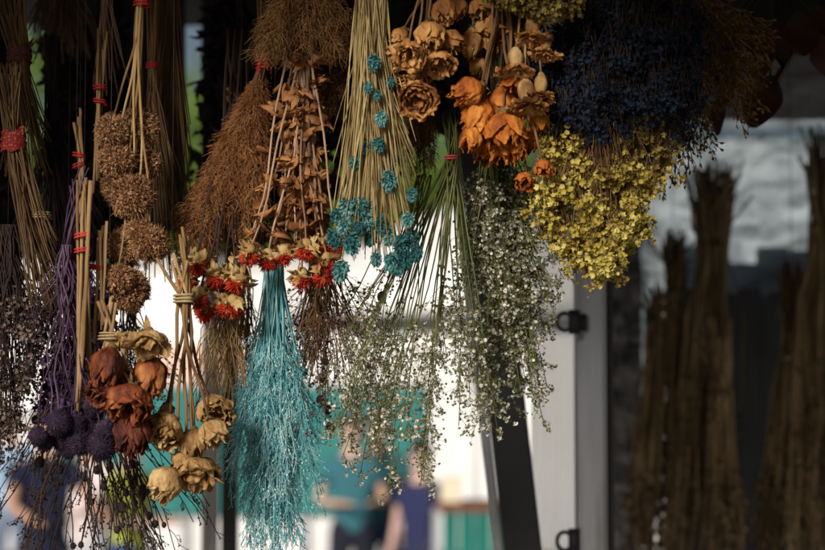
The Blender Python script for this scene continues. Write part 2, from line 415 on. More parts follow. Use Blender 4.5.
# --- 1 straw stems with teal thistles (centre)
def teal_thistle():
    d = 1.86; c = at(371, -30, d); root = thing('thistle_bunch', 'straw-stemmed bunch dotted with teal thistle heads, hanging in the centre', 'dried flowers', c, HG)
    mb = MB(); bt = Batch()
    heads = [(355, 163), (389, 180), (336, 215), (347, 207), (359, 207), (367, 211), (334, 238), (351, 243), (358, 228), (371, 236), (376, 259), (389, 236), (402, 245), (412, 194), (408, 219), (416, 253), (399, 268), (341, 270), (405, 259), (412, 238), (374, 62), (368, 87), (377, 95), (390, 83), (381, 118), (379, 144), (368, 146), (389, 160), (366, 222), (380, 224), (344, 226), (392, 262)]
    for i in range(190):
        x = RG.normal(375, 24); x = min(416, max(333, x)); y = U(180, 262) if abs(x - 372) < 36 else U(130, 235)
        bt.add(fanpath(c + np.array([U(-14, 14), U(-9, 9), 0]) * MM, at(x, y, d + U(-.03, .03)), 10, .006, .45), np.linspace(1.05, .45, 10) * MM * U(.6, 1.1), 4)
    root_heads = []
    for i, (x, y) in enumerate(heads):
        dd = d + U(-.035, -.012); p = at(x, y, dd)
        bt.add(fanpath(c + np.array([U(-9, 9), U(-12, 0), 0]) * MM, p, 10, .005, .45), np.linspace(.8, .5, 10) * MM, 4)
        dr = nrm(np.array([U(-.25, .25), U(-.25, .15), -1])); F = frames(dr[None])[0]
        hb_ = U(-.1, .6); h = MB(); s_ = U(.62, 1.02) * (.78 if y < 170 else 1.0); a, b = 6.0 * s_ * MM, 10.0 * s_ * MM
        tv, tq, tt = t_blob(i, 8, 6, .1)
        h.add((tv * np.array([a * .8, a * .8, b * .85])) @ F.T + p, tq, None, .1)
        n = 330; v = nrm(RG.normal(size=(n, 3))); loc = v * np.array([a, a, b]); dirs = nrm(v + np.array([0, 0, .9]))
        h.stamp(T_CH, loc @ F.T * .86 + p, frames(dirs @ F.T), 3.9 * s_ * MM * RG.uniform(.5, 1.5, n), np.clip(RG.random(n) * .5 + hb_, 0, 1))
        h.build('thistle_head', M_['teal_thistle'], root)
    bt.flush(mb); mb.build('stem_bundle', M_['stem_straw'], root)
    cord(root, c)
teal_thistle()

# --- 2 safflower bunches
def safflower(label, rootpx, d, tufts, leafbox, stems, nleaf, dh=None):
    c = at(*rootpx, d); root = thing('safflower_bunch', label, 'dried flowers', c, HG)
    st = MB(); bt = Batch(); lf = MB()
    for (x, y) in tufts:
        p = at(x, y, (dh or d) + U(-.03, -.005)); base = p + np.array([0, 0, .012])
        P = fanpath(c + np.array([U(-10, 10), U(-8, 8), 0]) * MM, base, 10, .01, .5); bt.add(P, np.linspace(1.4, 1.0, 10) * MM, 5)
        h = MB(); n = 13; a = RG.uniform(0, 6.28, n)
        D = nrm(np.stack([np.cos(a), np.sin(a), RG.uniform(-1.1, .25, n)], 1))
        for i in range(n): h.stamp(T_LF[i % 6], base + D[i:i + 1] * 2.5 * MM, frames(D[i:i + 1]), 16 * MM * U(.7, 1.2))
        h.stamp(T_BL, base[None], frames(np.array([[0, 0, 1.0]])), 6 * MM)
        ho = h.build('flower_head', M_['bract'], root)
        t = MB(); n = 320; a = RG.uniform(0, 6.28, n)
        D = nrm(RG.normal(size=(n, 3))); D[:, 2] = -np.abs(D[:, 2]) * 1.0 + .25; D = nrm(D)
        B0 = p + D * 1.5 * MM + np.array([0, 0, .004])
        L = RG.uniform(5, 10, n)[:, None] * MM
        t1 = B0 + D * L * .6; t2 = B0 + D * L + RG.normal(size=(n, 3)) * 1.2 * MM
        t.tubes(np.stack([B0, t1, t2], 1), np.tile(np.array([.55, .6, .25]) * MM, (n, 1)), 3)
        t.build('tuft', M_['tuft'], ho)
    x0, x1, y0, y1 = leafbox
    for k in range(stems):
        P = fanpath(c + np.array([U(-14, 14), U(-8, 8), 0]) * MM, at(U(x0, x1), U(y1 - 40, y1), d + U(-.02, .03)), 12, .012, .5)
        bt.add(P, np.linspace(1.5, .8, 12) * MM, 5)
        for j in range(nleaf):
            q = P[RG.integers(3, 12)] + RG.normal(size=3) * 2 * MM
            leafs(lf, q, 26)
    bt.flush(st); st.build('stem_bundle', M_['stem_dark' if dh else 'stem_pink'], root); lf.build('foliage', M_['leaf_rust'], root)  # stems of the rear bunch coloured dark for the shade up there
    cord(root, c)
    return root
safflower('safflower bunch with rusty leaves and bright red tufts above the turquoise broom', (305, -20), 1.93,
          [(250, 261), (268, 266), (284, 261), (306, 256), (324, 254), (327, 270), (302, 285), (323, 281), (338, 247)], (250, 330, 90, 250), 17, 17)
r2 = safflower('smaller safflower bunch with red tufts low beside the brown plume', (238, 30), 2.06,
          [(188, 288), (199, 304), (205, 317), (216, 284), (235, 288), (224, 311), (233, 312), (196, 270)], (196, 250, 225, 300), 4, 7, dh=1.93)
mbx = MB()
lf = MB()
for i in range(44):
    leafs(lf, at(U(180, 252), U(250, 306), 1.94 + U(-.02, .01)), 15)
lf.build('foliage', M_['bract'], r2)

# --- 3 brown feathery plume
def hairy(name, label, rootpx, d, ends, nst, nh, hl, m, stem_m='stem_brown', t0=.12, rad=1.0, tie_m='red', bowx=-.04, core=1.0, tied=True, tie_r=5, th=.22, xend=None, up=None):
    c = at(*rootpx, d); root = thing(name, label, 'dried flowers', c, HG)
    bt = Batch(); mb = MB(); hm = MB(); H0 = []; H1 = []; H2 = []
    for i in range(nst):
        ex, ey = ends() if callable(ends) else (U(ends[0], ends[1]), U(ends[2], ends[3]))
        P = fanpath(c + np.array([U(-4, 4), U(-4, 4), 0]) * MM, at(ex, ey, d + U(-.035, .035)), 14, .012, .3)
        bt.add(P, np.linspace(.9, .4, 14) * core * MM, 4)
        t = t0 + (1 - t0) * RG.random(nh); f = t * 13; k = np.minimum(12, f.astype(int)); q = P[k] + (P[k + 1] - P[k]) * (f - k)[:, None]
        tg = nrm(P[k + 1] - P[k]); s_ = RG.normal(size=(nh, 3)); s_ = nrm(s_ - tg * (s_ * tg).sum(1, keepdims=True))
        L = hl * MM * RG.uniform(.5, 1.2, nh)[:, None] * np.minimum(1, (t[:, None] - t0 + .12) * 3)
        a = q + nrm(tg * .7 + s_) * L * .5; b = q + nrm(tg * 1.1 + s_ * .8 + RG.normal(size=(nh, 3)) * .35) * L
        H0.append(q); H1.append(a); H2.append(b)
    q = np.concatenate(H0); a = np.concatenate(H1); b = np.concatenate(H2)
    hm.tubes(np.stack([q, a, b], 1), np.tile(np.array([.9, 1.3, .7]) * th * MM, (len(q), 1)), 3)
    n = len(q); sel = RG.random(n) < .55
    hm.stamp(T_CH, b[sel], frames(nrm(b - a)[sel] + RG.normal(size=(sel.sum(), 3)) * .5), 1.9 * MM * RG.uniform(.6, 1.2, sel.sum()) * max(1, th * 3))
    if up is not None:
        for i in range(7): bt.add(path(c + np.array([U(-4, 4), U(-4, 4), 0]) * MM, at(up[0] + U(-8, 8), up[1], d + U(-.01, .01)), 5, .01), 1.3 * MM, 5)
    bt.flush(mb); mb.build('stem_bundle', M_[stem_m], root); hm.build('plume', M_[m], root)
    if tied: tie(root, c + np.array([0, 0, .004]), (tie_r + 1) * MM, 9, 1.0, tie_m, 16, tails=2)
    cord(root, c)
    return root
def pl_ends():
    t = U(0, 1); return (176 + 88 * t + U(-6, 6), 276 - 50 * t ** 1.3 + U(-60, 6))
hairy('plume_bunch', 'feathery rust-brown plume bunch tied with red thread, left of the safflower', (262, 66), 2.0, pl_ends, 150, 170, 15, 'plume', tied=True, up=(264, -20))
hairy('moss_bunch', 'dark brown mossy bunch at the top above the safflower stems', (300, -45), 1.9, (252, 352, 18, 66), 60, 130, 14, 'moss', tied=False)
hairy('fluffy_bunch', 'fluffy brown grass bunch between safflower leaves and straw stems', (342, 25), 1.98, (300, 345, 70, 135), 26, 110, 11, 'moss', tied=False)
hairy('fluffy_bunch', 'dark feathery bunch hanging under the pale brown roses', (422, 60), 1.97, (400, 436, 130, 184), 26, 120, 10, 'moss', tied=False)

# --- 4 turquoise broom bloom
def broom():
    d = 1.97; c = at(274, 252, d); root = thing('broom_bunch', 'bright turquoise dyed broom bunch spreading like a skirt under the red tufts', 'dried flowers', c, HG)
    bt = Batch(); mb = MB(); fl = MB(); bt2 = Batch(); T = []; D = []
    for i in range(175):
        g = RG.normal(); g = max(-1.9, min(1.9, g)); ex = 274 + 24 * g; ey = U(455, 560) - 10 * abs(g)
        if abs(g) > 1.2: ey = U(420, 520)
        P = fanpath(c + np.array([U(-9, 9), U(-8, 8), 0]) * MM, at(ex, ey, d + U(-.035, .035)), 12, .008, .42)
        tp, dr = spray(bt2, None, None, P=P, r=(.75, .3), n1=15, l1=26, n2=4, l2=9, t0=.36, ang=.5, r1=.33, r2=.3, droop=.3)
        T += tp; D += dr
    T = np.array(T); D = np.array(D)
    bt2.flush(mb); mb.build('sprigs', M_['teal'], root)
    fl.stamp(T_CH, T, frames(D), RG.uniform(1.6, 3.2, len(T)) * MM)
    fl.build('buds', M_['teal'], root)
    cord(root, c)
broom()

# --- 5 roses
def pale_roses():
    d = 1.85; c = at(432, -35, d); root = thing('rose_bunch', 'bunch of pale brown dried roses right of the straw stems', 'dried roses', c, HG)
    L = [(430, 36, 15, 17, (.1, -.5, -1), .25), (395, 58, 13, 14, (-.9, -.5, -.4), .5), (411, 55, 13, 15, (-.2, -.8, -.6), .7), (440, 64, 14, 15, (.3, -.6, -1), .6), (419, 99, 17, 17, (-.1, -1, -.5), .6), (405, 88, 13, 14, (-.7, -.7, -.3), .7), (444, 12, 12, 16, (.2, -.4, -1), .3), (452, 42, 11, 15, (.6, -.3, -1), .4), (399, 38, 9, 13, (-.5, -.2, -1), .6), (418, 74, 12, 15, (0, -.3, -1), .5)]
    for i, (x, y, r, h, dr, op) in enumerate(L):
        rose(root, x, y, d + U(-.02, .02) - (.02 if i in (0, 2, 4) else 0), r, h * 1.7, dr, 'rose_pale', 20 + i, op, stem_to=c + np.array([U(-8, 8), U(0, 12), 0]) * MM, sr=1.3)
    cord(root, c)
pale_roses()
def orange_roses():
    d = 1.88; c = at(505, -30, d); root = thing('rose_bunch', 'bunch of large bright orange dried roses in the upper middle', 'dried roses', c, HG)
    L = [(467, 92, 13, 36, (-.9, -.4, -.5), .15), (478, 118, 17, 46, (-.3, -.4, -1), .3), (505, 108, 19, 44, (.25, -.3, -1), .35), (505, 132, 20, 42, (.05, -.35, -1), .45), (513, 148, 15, 34, (.1, -.25, -1), .3), (488, 150, 14, 34, (-.3, -.3, -1), .35), (470, 140, 11, 30, (-.3, -.3, -1), .3), (539, 122, 10, 24, (.2, -.3, -1), .15), (529, 142, 10.5, 28, (-.2, -.3, -1), .2), (544, 169, 9.5, 19, (.2, -.5, -1), .3), (525, 182, 9.5, 18, (-.3, -.8, -.8), .35), (545, 108, 9, 20, (.5, -.3, -1), .3), (513, 84, 12, 20, (.2, -.2, -1), .4)]
    for i, (x, y, r, h, dr, op) in enumerate(L):
        rose(root, x, y, d + (i % 3 - 1) * .015, r, h, dr, 'rose_orange', 40 + i, op, stem_to=c + np.array([U(-8, 8), U(0, 12), 0]) * MM, sr=1.6, layers=4 if r > 12 else 3, amp=.2)
    cord(root, c)
orange_roses()
def brown_roses():
    d = 1.9; c = at(488, -40, d); root = thing('rose_bunch', 'bunch of crumpled brown roses at the top above the orange ones', 'dried roses', c, HG)
    L = [(471, 44, 9.5, 34, (-.1, -.2, -1), .05), (490, 35, 19, 38, (.0, -.4, -1), .5), (508, 32, 15, 32, (.2, -.3, -1), .7), (479, 68, 11, 24, (-.1, -.2, -1), .3), (484, 8, 14, 26, (.1, -.3, -1), .5), (457, 8, 11, 24, (-.2, -.3, -1), .2), (520, 10, 12, 24, (.3, -.3, -1), .5)]
    for i, (x, y, r, h, dr, op) in enumerate(L):
        rose(root, x, y, d + (i % 2) * .015, r, h, dr, 'rose_pale', 70 + i, op, stem_to=c + np.array([U(-8, 8), U(0, 12), 0]) * MM, sr=1.6, amp=.2, layers=6 if i in (1, 2) else 4)
    cord(root, c)
brown_roses()
def bell_roses():
    d = 1.85; c = at(528, -30, d); root = thing('bellflower_string', 'string of pale bell-shaped dried blooms with ruffled mouths beside the blue statice', 'dried flowers', c, HG)
    L = [(533, 24, 7, 28), (516, 58, 7, 24), (526, 91, 7.5, 30), (541, 84, 6, 26), (546, 42, 5.5, 22)]
    for i, (x, y, r, h) in enumerate(L):
        p = at(x, y, d); dr = nrm(np.array([U(-.15, .1), -.25, -1])); F = frames(dr[None])[0]
        tv, tq, tt = t_blob(i, 14, 10, .1)
        V = tv.copy(); f = (V[:, 2] + 1) / 2; w = .72 + .35 * np.sin(f * 3.0)
        V = np.stack([V[:, 0] * r * w, V[:, 1] * r * w, V[:, 2] * h * .5], 1) * MM
        V[:, :2] *= (1 + .12 * np.sin(np.arctan2(V[:, 1], V[:, 0]) * 7 + i))[:, None]; b = MB(); b.add(V @ F.T + p, tq, None, U(.2, .7)); o = b.build('calyx', M_['rose_tan'], root)
        mouth = p + dr * h * .42 * MM
        V, Q, Rn = rose_verts(90 + i, r * 1.75 * MM, 13 * MM, 1.0, 4, amp=.28)
        k = MB(); k.add(V @ F.T + mouth - dr * 3 * MM, Q, None, Rn); k.build('ruffle', M_['rose_pale'], o)
        s_ = MB(); s_.tubes(fanpath(c + np.array([U(-5, 5), 0, 0]) * MM, p - dr * h * .45 * MM, 8, .01)[None], np.full((1, 8), 1.2 * MM), 6); s_.build('stem', M_['stem_tan'], root)
    cord(root, c)
bell_roses()
def rust_roses():
    d = 1.84; c = at(109, 337, d); root = thing('rose_bunch', 'bunch of rust orange roses tied with raffia, lower left', 'dried roses', c, HG)
    L = [(106, 368, 15, 38, (-.2, -.4, -1), .2, 'rose_rust', 4), (101, 395, 15, 22, (-.5, -.7, -1), .6, 'rose_dark', 5), (150, 376, 14, 38, (.05, -.35, -1), .15, 'rose_rust', 4), (129, 405, 19, 36, (-.1, -.6, -1), .5, 'rose_rust', 5), (132, 434, 16, 38, (0, -.4, -1), .35, 'rose_dark', 5), (121, 384, 13, 28, (.3, -.2, -1), .4, 'rose_dark', 4), (150, 345, 14, 26, (.1, -.5, -1), .9, 'rose_tan', 3)]
    for i, (x, y, r, h, dr, op, m, ly) in enumerate(L):
        rose(root, x, y, d + (i % 3 - 1) * .014, r * 1.1, h * 1.12, dr, m, 110 + i, op, stem_to=c + np.array([U(-4, 4), U(-3, 3), 0]) * MM, sr=1.5, layers=ly, stem_m='twig', amp=.12)
    for i in range(8):
        s_ = MB(); e = at(109 + U(-12, 12), U(295, 306), d + U(-.01, .01)); P = path(c + np.array([U(-6, 6), U(-5, 5), 0]) * MM, e, 5, .01); s_.tubes(P[None], np.full((1, 5), 1.7 * MM), 6); s_.build('stem', M_['twig'], root)
    lf = MB()
    for i in range(9): leafs(lf, at(U(114, 150), U(332, 362), d + U(-.01, .02)), 26)
    lf.build('foliage', M_['rose_tan'], root)
    tie(root, c, 9.5 * MM, 5, .9, 'raffia', 7); cord(root, at(109, 300, d))
rust_roses()
def tan_roses():
    d = 1.87; c = at(184, 299, d); root = thing('rose_bunch', 'bunch of papery tan roses on long bent stems in front of the metal post', 'dried roses', c, HG)
    L = [(163, 431, 16, 30, (-.3, -.9, -.5), .5, 5), (193, 444, 12, 28, (.0, -.4, -1), .15, 4), (215, 413, 15, 30, (.3, -.9, -.4), .4, 5), (165, 484, 15, 32, (-.5, -.5, -.9), .25, 5), (197, 476, 18, 34, (.15, -.4, -1), .75, 4), (167, 411, 7, 15, (0, -.4, -1), .3, 3), (214, 434, 13, 26, (.4, -.2, -1), .5, 4), (183, 462, 10, 20, (-.2, -.2, -1), .5, 4)]
    for i, (x, y, r, h, dr, op, ly) in enumerate(L):
        rose(root, x, y, d + (i % 3 - 1) * .013, r * 1.12, h * 1.12, dr, 'rose_tan', 130 + i, op, stem_to=c + np.array([U(-6, 6), U(-5, 5), 0]) * MM, sr=1.9, layers=ly, stem_m='stem_brown', amp=.15)
    for i in range(9):
        s_ = MB(); e = at(178 + U(-22, 10), U(225, 262), d + U(-.01, .015)); P = path(c + np.array([U(-7, 7), U(-5, 5), 0]) * MM, e, 5, .02); s_.tubes(P[None], np.linspace(1.9, 1.5, 5)[None] * MM, 6); s_.build('stem', M_['stem_tan'], root)
    bt = Batch(); mb = MB()
    for i in range(60):
        bt.add(fanpath(at(U(218, 238), 272, d + .09), at(U(185, 250), U(350, 430), d + U(.05, .12)), 7, .05), .45 * MM, 4)
    bt.flush(mb); mb.build('dry_grass', M_['stem_tan'], root)
    tie(root, c, 9.5 * MM, 6, 1.0, 'raffia', 9); cord(root, at(172, 240, d))
tan_roses()

# --- 6 ball seedheads
def balls():
    d = 1.92; c = at(142, -30, d); root = thing('seedhead_bunch', 'column of round shaggy brown seedheads tied in tiers, left side', 'dried flowers', c, HG)
    L = [(112, 131, 15), (138, 128, 16), (117, 161, 16), (143, 164, 14), (131, 196, 19), (118, 186, 14), (150, 244, 16), (127, 245, 16), (139, 232, 12), (129, 290, 19), (118, 279, 12)]
    for i, (x, y, r) in enumerate(L):
        dd = d + (.012 if i % 2 else -.01); p = at(x, y, dd); h = MB(); r = r * 1.22; rr = r * MM
        tv, tq, tt = t_blob(i, 14, 10, .3); sq_ = np.array([U(.85, 1.15), U(.85, 1.1), U(.8, 1.0)]); h.add(tv * rr * .74 * sq_ + p, tq, None, .05)
        n = int(1150 * (r / 16) ** 2); v = nrm(RG.normal(size=(n, 3))); lump = np.array([1 + .2 * noise.noise(Vector(q) * 2.6 + Vector((i, 0, 0))) for q in v])
        D = nrm(v + RG.normal(size=(n, 3)) * .65 + np.array([0, 0, -.25]))
        h.stamp(T_CH, p + v * sq_ * (rr * .84 * lump)[:, None], frames(D), 3.9 * MM * RG.uniform(.6, 1.3, n))
        m_ = 500; v3 = nrm(RG.normal(size=(m_, 3))); q0 = p + v3 * sq_ * rr * .85; q2 = q0 + nrm(v3 + RG.normal(size=(m_, 3)) * .45) * rr * RG.uniform(.12, .42, m_)[:, None]; h.tubes(np.stack([q0, (q0 + q2) / 2 + RG.normal(size=(m_, 3)) * .0008, q2], 1), np.tile(np.array([.3, .3, .2]) * MM, (m_, 1)), 3)
        h.build('seedhead', M_['ball'], root)
        s_ = MB(); P = fanpath(c + np.array([U(-6, 6), U(-4, 4), 0]) * MM, p + np.array([0, 0, rr * .6]), 12, .008, .5); s_.tubes(P[None], np.linspace(1.7, 1.1, 12)[None] * MM, 6); s_.build('stem', M_['stem_brown' if i % 2 else 'stem_tan'], root)
    tie(root, c + np.array([0, -.002, -.034]), 7 * MM, 4, 1.0, 'red', 6); cord(root, c)
balls()

# --- 7 straw sheaves, upper left
grassbunch('straw_bunch', 'olive straw sheaf with a red thread knot behind the round seedheads', 'dried grass', (152, 66), 2.04, (152, -25), (140, 186, 150, 290), 85, 'stem_shaded', .95, tie_r=5, rng=.02)
grassbunch('straw_bunch', 'loose tall straw sheaf filling the gap between seedheads and plume', 'dried grass', (170, -40), 2.08, (170, -60), (140, 192, 120, 210), 110, 'stem_shaded', .9, tie_m=None, tie_r=9)
grassbunch('straw_bunch', 'thin pinkish stems in the dark, crossed at the top left of the seedheads', 'dried grass', (104, -30), 2.1, (104, -60), (92, 132, 60, 100), 16, 'stem_pink', .9, tie_m=None, tie_r=5)

# --- 8 cut twig bundles
def twigs(label, tp, d, n, top, bot, tiesy, m='twig', r=2.1, tm='red', spread=8, group=HG):
    c = at(tp[0], tp[1], d); root = thing('twig_bundle', label, 'twigs', c, group)
    for i in range(n):
        a = U(-1, 1); P = path(at(top[0] + a * spread + U(-2, 2), top[1] + U(-8, 14), d + U(-.008, .008)), at(bot[0] + U(-1, 1) * bot[2], bot[1] + U(-15, 15), d + U(-.012, .012)), 8, U(-.01, .01), .004)
        s_ = MB(); s_.tubes(P[None], np.linspace(1, .8, 8)[None] * r * MM * U(.75, 1.15), 6); s_.build('stem', M_[m], root)
    for y in tiesy: tie(root, at(tp[0], y, d), (spread * .9 + 1.5) * MM, 3, .8, tm, 4, tiltx=U(-.25, .25))
    cord(root, at(top[0], top[1] + 4, d))
twigs('thick cut twigs bound twice with red wire in front of purple stems', (83, 236), 1.88, 9, (84, 182), (82, 400, 11), (236, 251), spread=7)
twigs('small cut twig bundle with a red wire knot next to the seedheads', (96, 268), 1.9, 5, (99, 228), (99, 330, 6), (268,), spread=7, r=1.8)
twigs('slim cut twigs with red wire hanging high behind the purple stems', (79, 160), 1.98, 5, (80, 113), (84, 215, 6), (156, 166), spread=5, r=1.8)
twigs('straight cut twigs with red wire beside the top of the seedhead column', (100, 97), 1.97, 6, (101, 36), (97, 190, 5), (88, 102), spread=5, r=1.7)

# --- 9 purple globe thistles
def globes():
    d = 1.9; c = at(66, 245, d); root = thing('globe_thistle_bunch', 'dark purple globe thistles clustered at the ends of purple stems', 'dried flowers', c, HG)
    L = [(38, 436, 9), (45, 442, 8.5), (63, 440, 11), (59, 423, 12), (80, 441, 13), (88, 427, 11), (102, 446, 13.5), (94, 407, 10), (68, 451, 8), (105, 431, 10), (76, 425, 10)]
    for i, (x, y, r) in enumerate(L):
        p = at(x, y, d - .03 + (i % 3 - 1) * .012); h = MB(); rr = r * 1.12 * MM
        tv, tq, tt = t_blob(i, 12, 8, .05); h.add(tv * rr * .8 + p, tq, None, .1)
        n = 620; v = nrm(RG.normal(size=(n, 3))); h.stamp(T_SP, p + v * rr * .74, frames(v + RG.normal(size=(n, 3)) * .12), rr * .36 * RG.uniform(.8, 1.15, n))
        h.build('thistle_head', M_['globe'], root)
        s_ = MB(); P = fanpath(c + np.array([U(-4, 4), U(-4, 4), 0]) * MM, p + np.array([0, 0, rr * .7]), 12, .035, .3); s_.tubes(P[None], np.linspace(.95, .7, 12)[None] * MM, 5); s_.build('stem', M_['stem_purple'], root)
    bt = Batch(); mb = MB()
    for i in range(7): bt.add(path(at(66 + U(-5, 5), 245, d), at(U(66, 92), U(150, 190), d), 5, .05), .9 * MM, 4)
    for i in range(26): bt.add(fanpath(at(66 + U(-5, 5), 245, d), at(U(20, 108), U(290, 400), d + U(-.02, .03)), 10, .045), np.linspace(.9, .5, 10) * MM, 4)
    bt.flush(mb); mb.build('stem_bundle', M_['stem_purple'], root); cord(root, at(76, 170, d))
globes()
def stat(name, label, rootpx, d, ells, ncl, per, size, m, stem_m='stem_brown', tm=T_FLC, spread=3.0, nst=60, depth=.035, twig=True, shell=.35, cordit=True, part='blossoms', sr=.5, sprays=0, sprw=5.5):
    c = at(*rootpx, d); root = thing(name, label, 'dried flowers', c, HG); fl = MB(); bt = Batch(); mb = MB()
    tot = sum(e[2] * e[3] for e in ells); X = []; D = []
    for (cx, cy, rx, ry) in ells:
        n = max(4, int(ncl * rx * ry / tot)); P, N = ell(cx, cy, rx, ry, d, min(depth, rx * MM), n, shell); X.append(P); D.append(N)
    X = np.concatenate(X); D = np.concatenate(D)
    if sprays:
        ci = RG.integers(0, len(X), sprays); pick = RG.integers(0, sprays, len(X)); big = RG.uniform(.5, 1.6, sprays)
        X = X[ci][pick] + RG.normal(size=X.shape) * (sprw * MM * big[pick])[:, None]; D = nrm(D[ci][pick] + RG.normal(size=D.shape) * .5)
    for i in range(len(X)):
        if i % max(1, len(X) // nst) == 0:
            bt.add(fanpath(c + np.array([U(-8, 8), U(-8, 8), 0]) * MM, X[i] - D[i] * .004, 9, .02, .3), np.linspace(1.8, .8, 9) * sr * MM, 4)
        if twig:
            bt.add(path(X[i] + np.array([U(-6, 6), U(-6, 6), U(8, 22)]) * MM, X[i], 4, .08), .38 * MM, 3)
    k = RG.poisson(per, len(X)) + 1; XX = np.repeat(X, k, 0) + RG.normal(size=(k.sum(), 3)) * spread * MM; DD = np.repeat(D, k, 0) + RG.normal(size=(k.sum(), 3)) * .7
    rn = np.clip(np.repeat(RG.random(len(X)), k) * .6 + RG.random(k.sum()) * .4, 0, 1)
    fl.stamp(tm, XX, frames(DD), size * MM * RG.uniform(.6, 1.25, len(XX)), rn)
    bt.flush(mb); mb.build('stem_bundle', M_[stem_m], root); fl.build(part, M_[m], root)
    if cordit: cord(root, c)
    return root
stat('statice_bunch', 'dark purple statice with tiny blossoms among purple stems above the globe thistles', (68, 230), 1.99, [(68, 345, 40, 60), (60, 395, 36, 30), (84, 305, 26, 30), (110, 400, 22, 28)], 700, 3, 2.6, 'purple', 'stem_purple', nst=110, sprays=80, sprw=6)
stat('sea_lavender_bunch', 'grey mauve lacy bunch of tiny flowers at the far left edge', (8, 225), 1.95, [(14, 345, 30, 55), (5, 400, 24, 30), (34, 320, 26, 36), (3, 440, 14, 24)], 640, 2, 2.3, 'greyfl', 'stem_dark', nst=110, sprays=100, sprw=6)
stat('statice_bunch', 'yellow statice bunch with thick pale lemon blossoms, hanging beside the roses', (600, 40), 1.9, [(590, 205, 50, 38), (600, 245, 32, 32), (562, 190, 26, 28), (634, 180, 24, 26), (562, 150, 20, 14), (598, 168, 38, 16), (598, 268, 14, 10), (628, 210, 22, 26)], 900, 6, 3.1, 'yellow', 'stem_brown', nst=130, depth=.045, spread=3.0, sprays=170)
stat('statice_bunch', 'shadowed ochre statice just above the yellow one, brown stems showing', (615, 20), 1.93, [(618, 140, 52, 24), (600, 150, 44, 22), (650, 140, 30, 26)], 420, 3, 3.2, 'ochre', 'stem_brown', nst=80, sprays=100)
stat('statice_bunch', 'deep navy blue statice mass right of the orange roses', (630, -40), 1.9, [(620, 70, 78, 42), (590, 105, 48, 26), (650, 100, 56, 34), (560, 60, 26, 28), (640, 30, 70, 34), (585, 128, 26, 14)], 2500, 5, 2.3, 'blue', 'stem_dark', nst=120, depth=.05, tm=T_FL, spread=3.0, sprays=330, sprw=7)
stat('statice_bunch', 'olive yellow statice tuft at the top edge over the bell-shaped blooms', (540, -60), 1.84, [(540, -4, 42, 15), (556, 8, 30, 10), (505, -6, 20, 10)], 260, 4, 2.8, 'ochre', 'stem_brown', nst=40)
def brownspray():
    d = 2.0; c = at(672, -30, d); root = thing('heather_bunch', 'twiggy dark brown bunch fanning out to the right of the blue statice', 'dried flowers', c, HG); bt = Batch(); mb = MB(); T = []; D = []
    for i in range(70):
        a = U(0, 1)
        e = at(645 + 125 * a + U(-8, 8), 188 - 120 * a ** 2 + U(-62, 5), d + U(-.04, .04))
        tp, dr = spray(bt, c + np.array([U(-8, 8), U(-8, 8), 0]) * MM, e, 10, (.9, .4), 11, 24, 3, 9, .4, .6, r1=.4, r2=.35)
        T += tp; D += dr
    bt.flush(mb); mb.build('sprigs', M_['stem_brown'], root); f = MB(); T = np.array(T); D = np.array(D)
    f.stamp(T_CH, T, frames(D), 6 * MM * RG.uniform(.6, 1.2, len(T))); f.stamp(T_CH, T, frames(D + RG.normal(size=D.shape) * .01), 5 * MM * RG.uniform(.6, 1.2, len(T)))
    f.build('buds', M_['brownst'], root); cord(root, c)
brownspray()

# --- 10 baby's breath
def gyp(label, tiepx, d, ends, n, n1, l1, l2, t0, tie_m=None, straight=False, n2=5, fs=2.1, wp=.75, tips_extra=None, up=None, ftop=None, stem='stem_green'):
    c = at(*tiepx, d); root = thing('babys_breath_bunch', label, 'dried flowers', c, HG); bt = Batch(); mb = MB(); T = []; D = []
    for i in range(n):
        ex, ey = ends(i)
        A_ = c + np.array([U(-6, 6), U(-6, 6), 0]) * MM; B_ = at(ex, ey, d + U(-.05, .05))
        tp, dr = spray(bt, A_, B_, 12, (.95, .4), n1, l1, n2, l2, t0, .75, .008, .32, .2, .4, droop=.2, P=path(A_, B_, 12, U(-.05, .03), .006, np.array([1.0, 0, .1])) if straight else None)
        T += tp; D += dr
    if up: 
        for i in range(16): bt.add(path(c + np.array([U(-5, 5), U(-5, 5), 0]) * MM, at(up[0] + U(-9, 9), up[1] + U(-6, 6), d), 4, .02), .9 * MM, 4)
    bt.flush(mb); mb.build('stem_bundle', M_[stem], root)
    T = np.array(T); D = nrm(np.array(D)); f = MB(); k = RG.integers(1, 4, len(T)); T2 = np.repeat(T, k, 0) + RG.normal(size=(k.sum(), 3)) * 1.5 * MM; D2 = np.repeat(D, k, 0) + RG.normal(size=(k.sum(), 3)) * .5
    w = RG.random(len(T2)) < wp
    f.stamp(T_FLO, T2[w], frames(D2[w]), fs * MM * RG.uniform(.6, 1.2, w.sum())); f.stamp(T_FLC, T2[w], frames(D2[w]), fs * .7 * MM * RG.uniform(.7, 1.1, w.sum()))
    f.build('blossoms', M_['gyp'], root)
    g = MB(); g.stamp(T_BL2, T2[~w], frames(D2[~w]), 1.0 * MM * RG.uniform(.7, 1.4, (~w).sum())); g.stamp(T_BL2, T2[w] - nrm(D2[w]) * .5 * MM, frames(D2[w]), .8 * MM)
    g.build('buds', M_['gypg'], root)
    if tie_m: tie(root, c, 6.5 * MM, 4, .9, tie_m, 5)
    cord(root, c if not up else at(*up, d))
def e1(i):
    r_ = i % 10
    if r_ < 3: return (U(338, 385), U(405, 475))
    if r_ < 6: return (U(385, 440), U(420, 492))
    if r_ < 8: return (U(425, 485), U(350, 440))
    return (U(455, 508), U(370, 455))
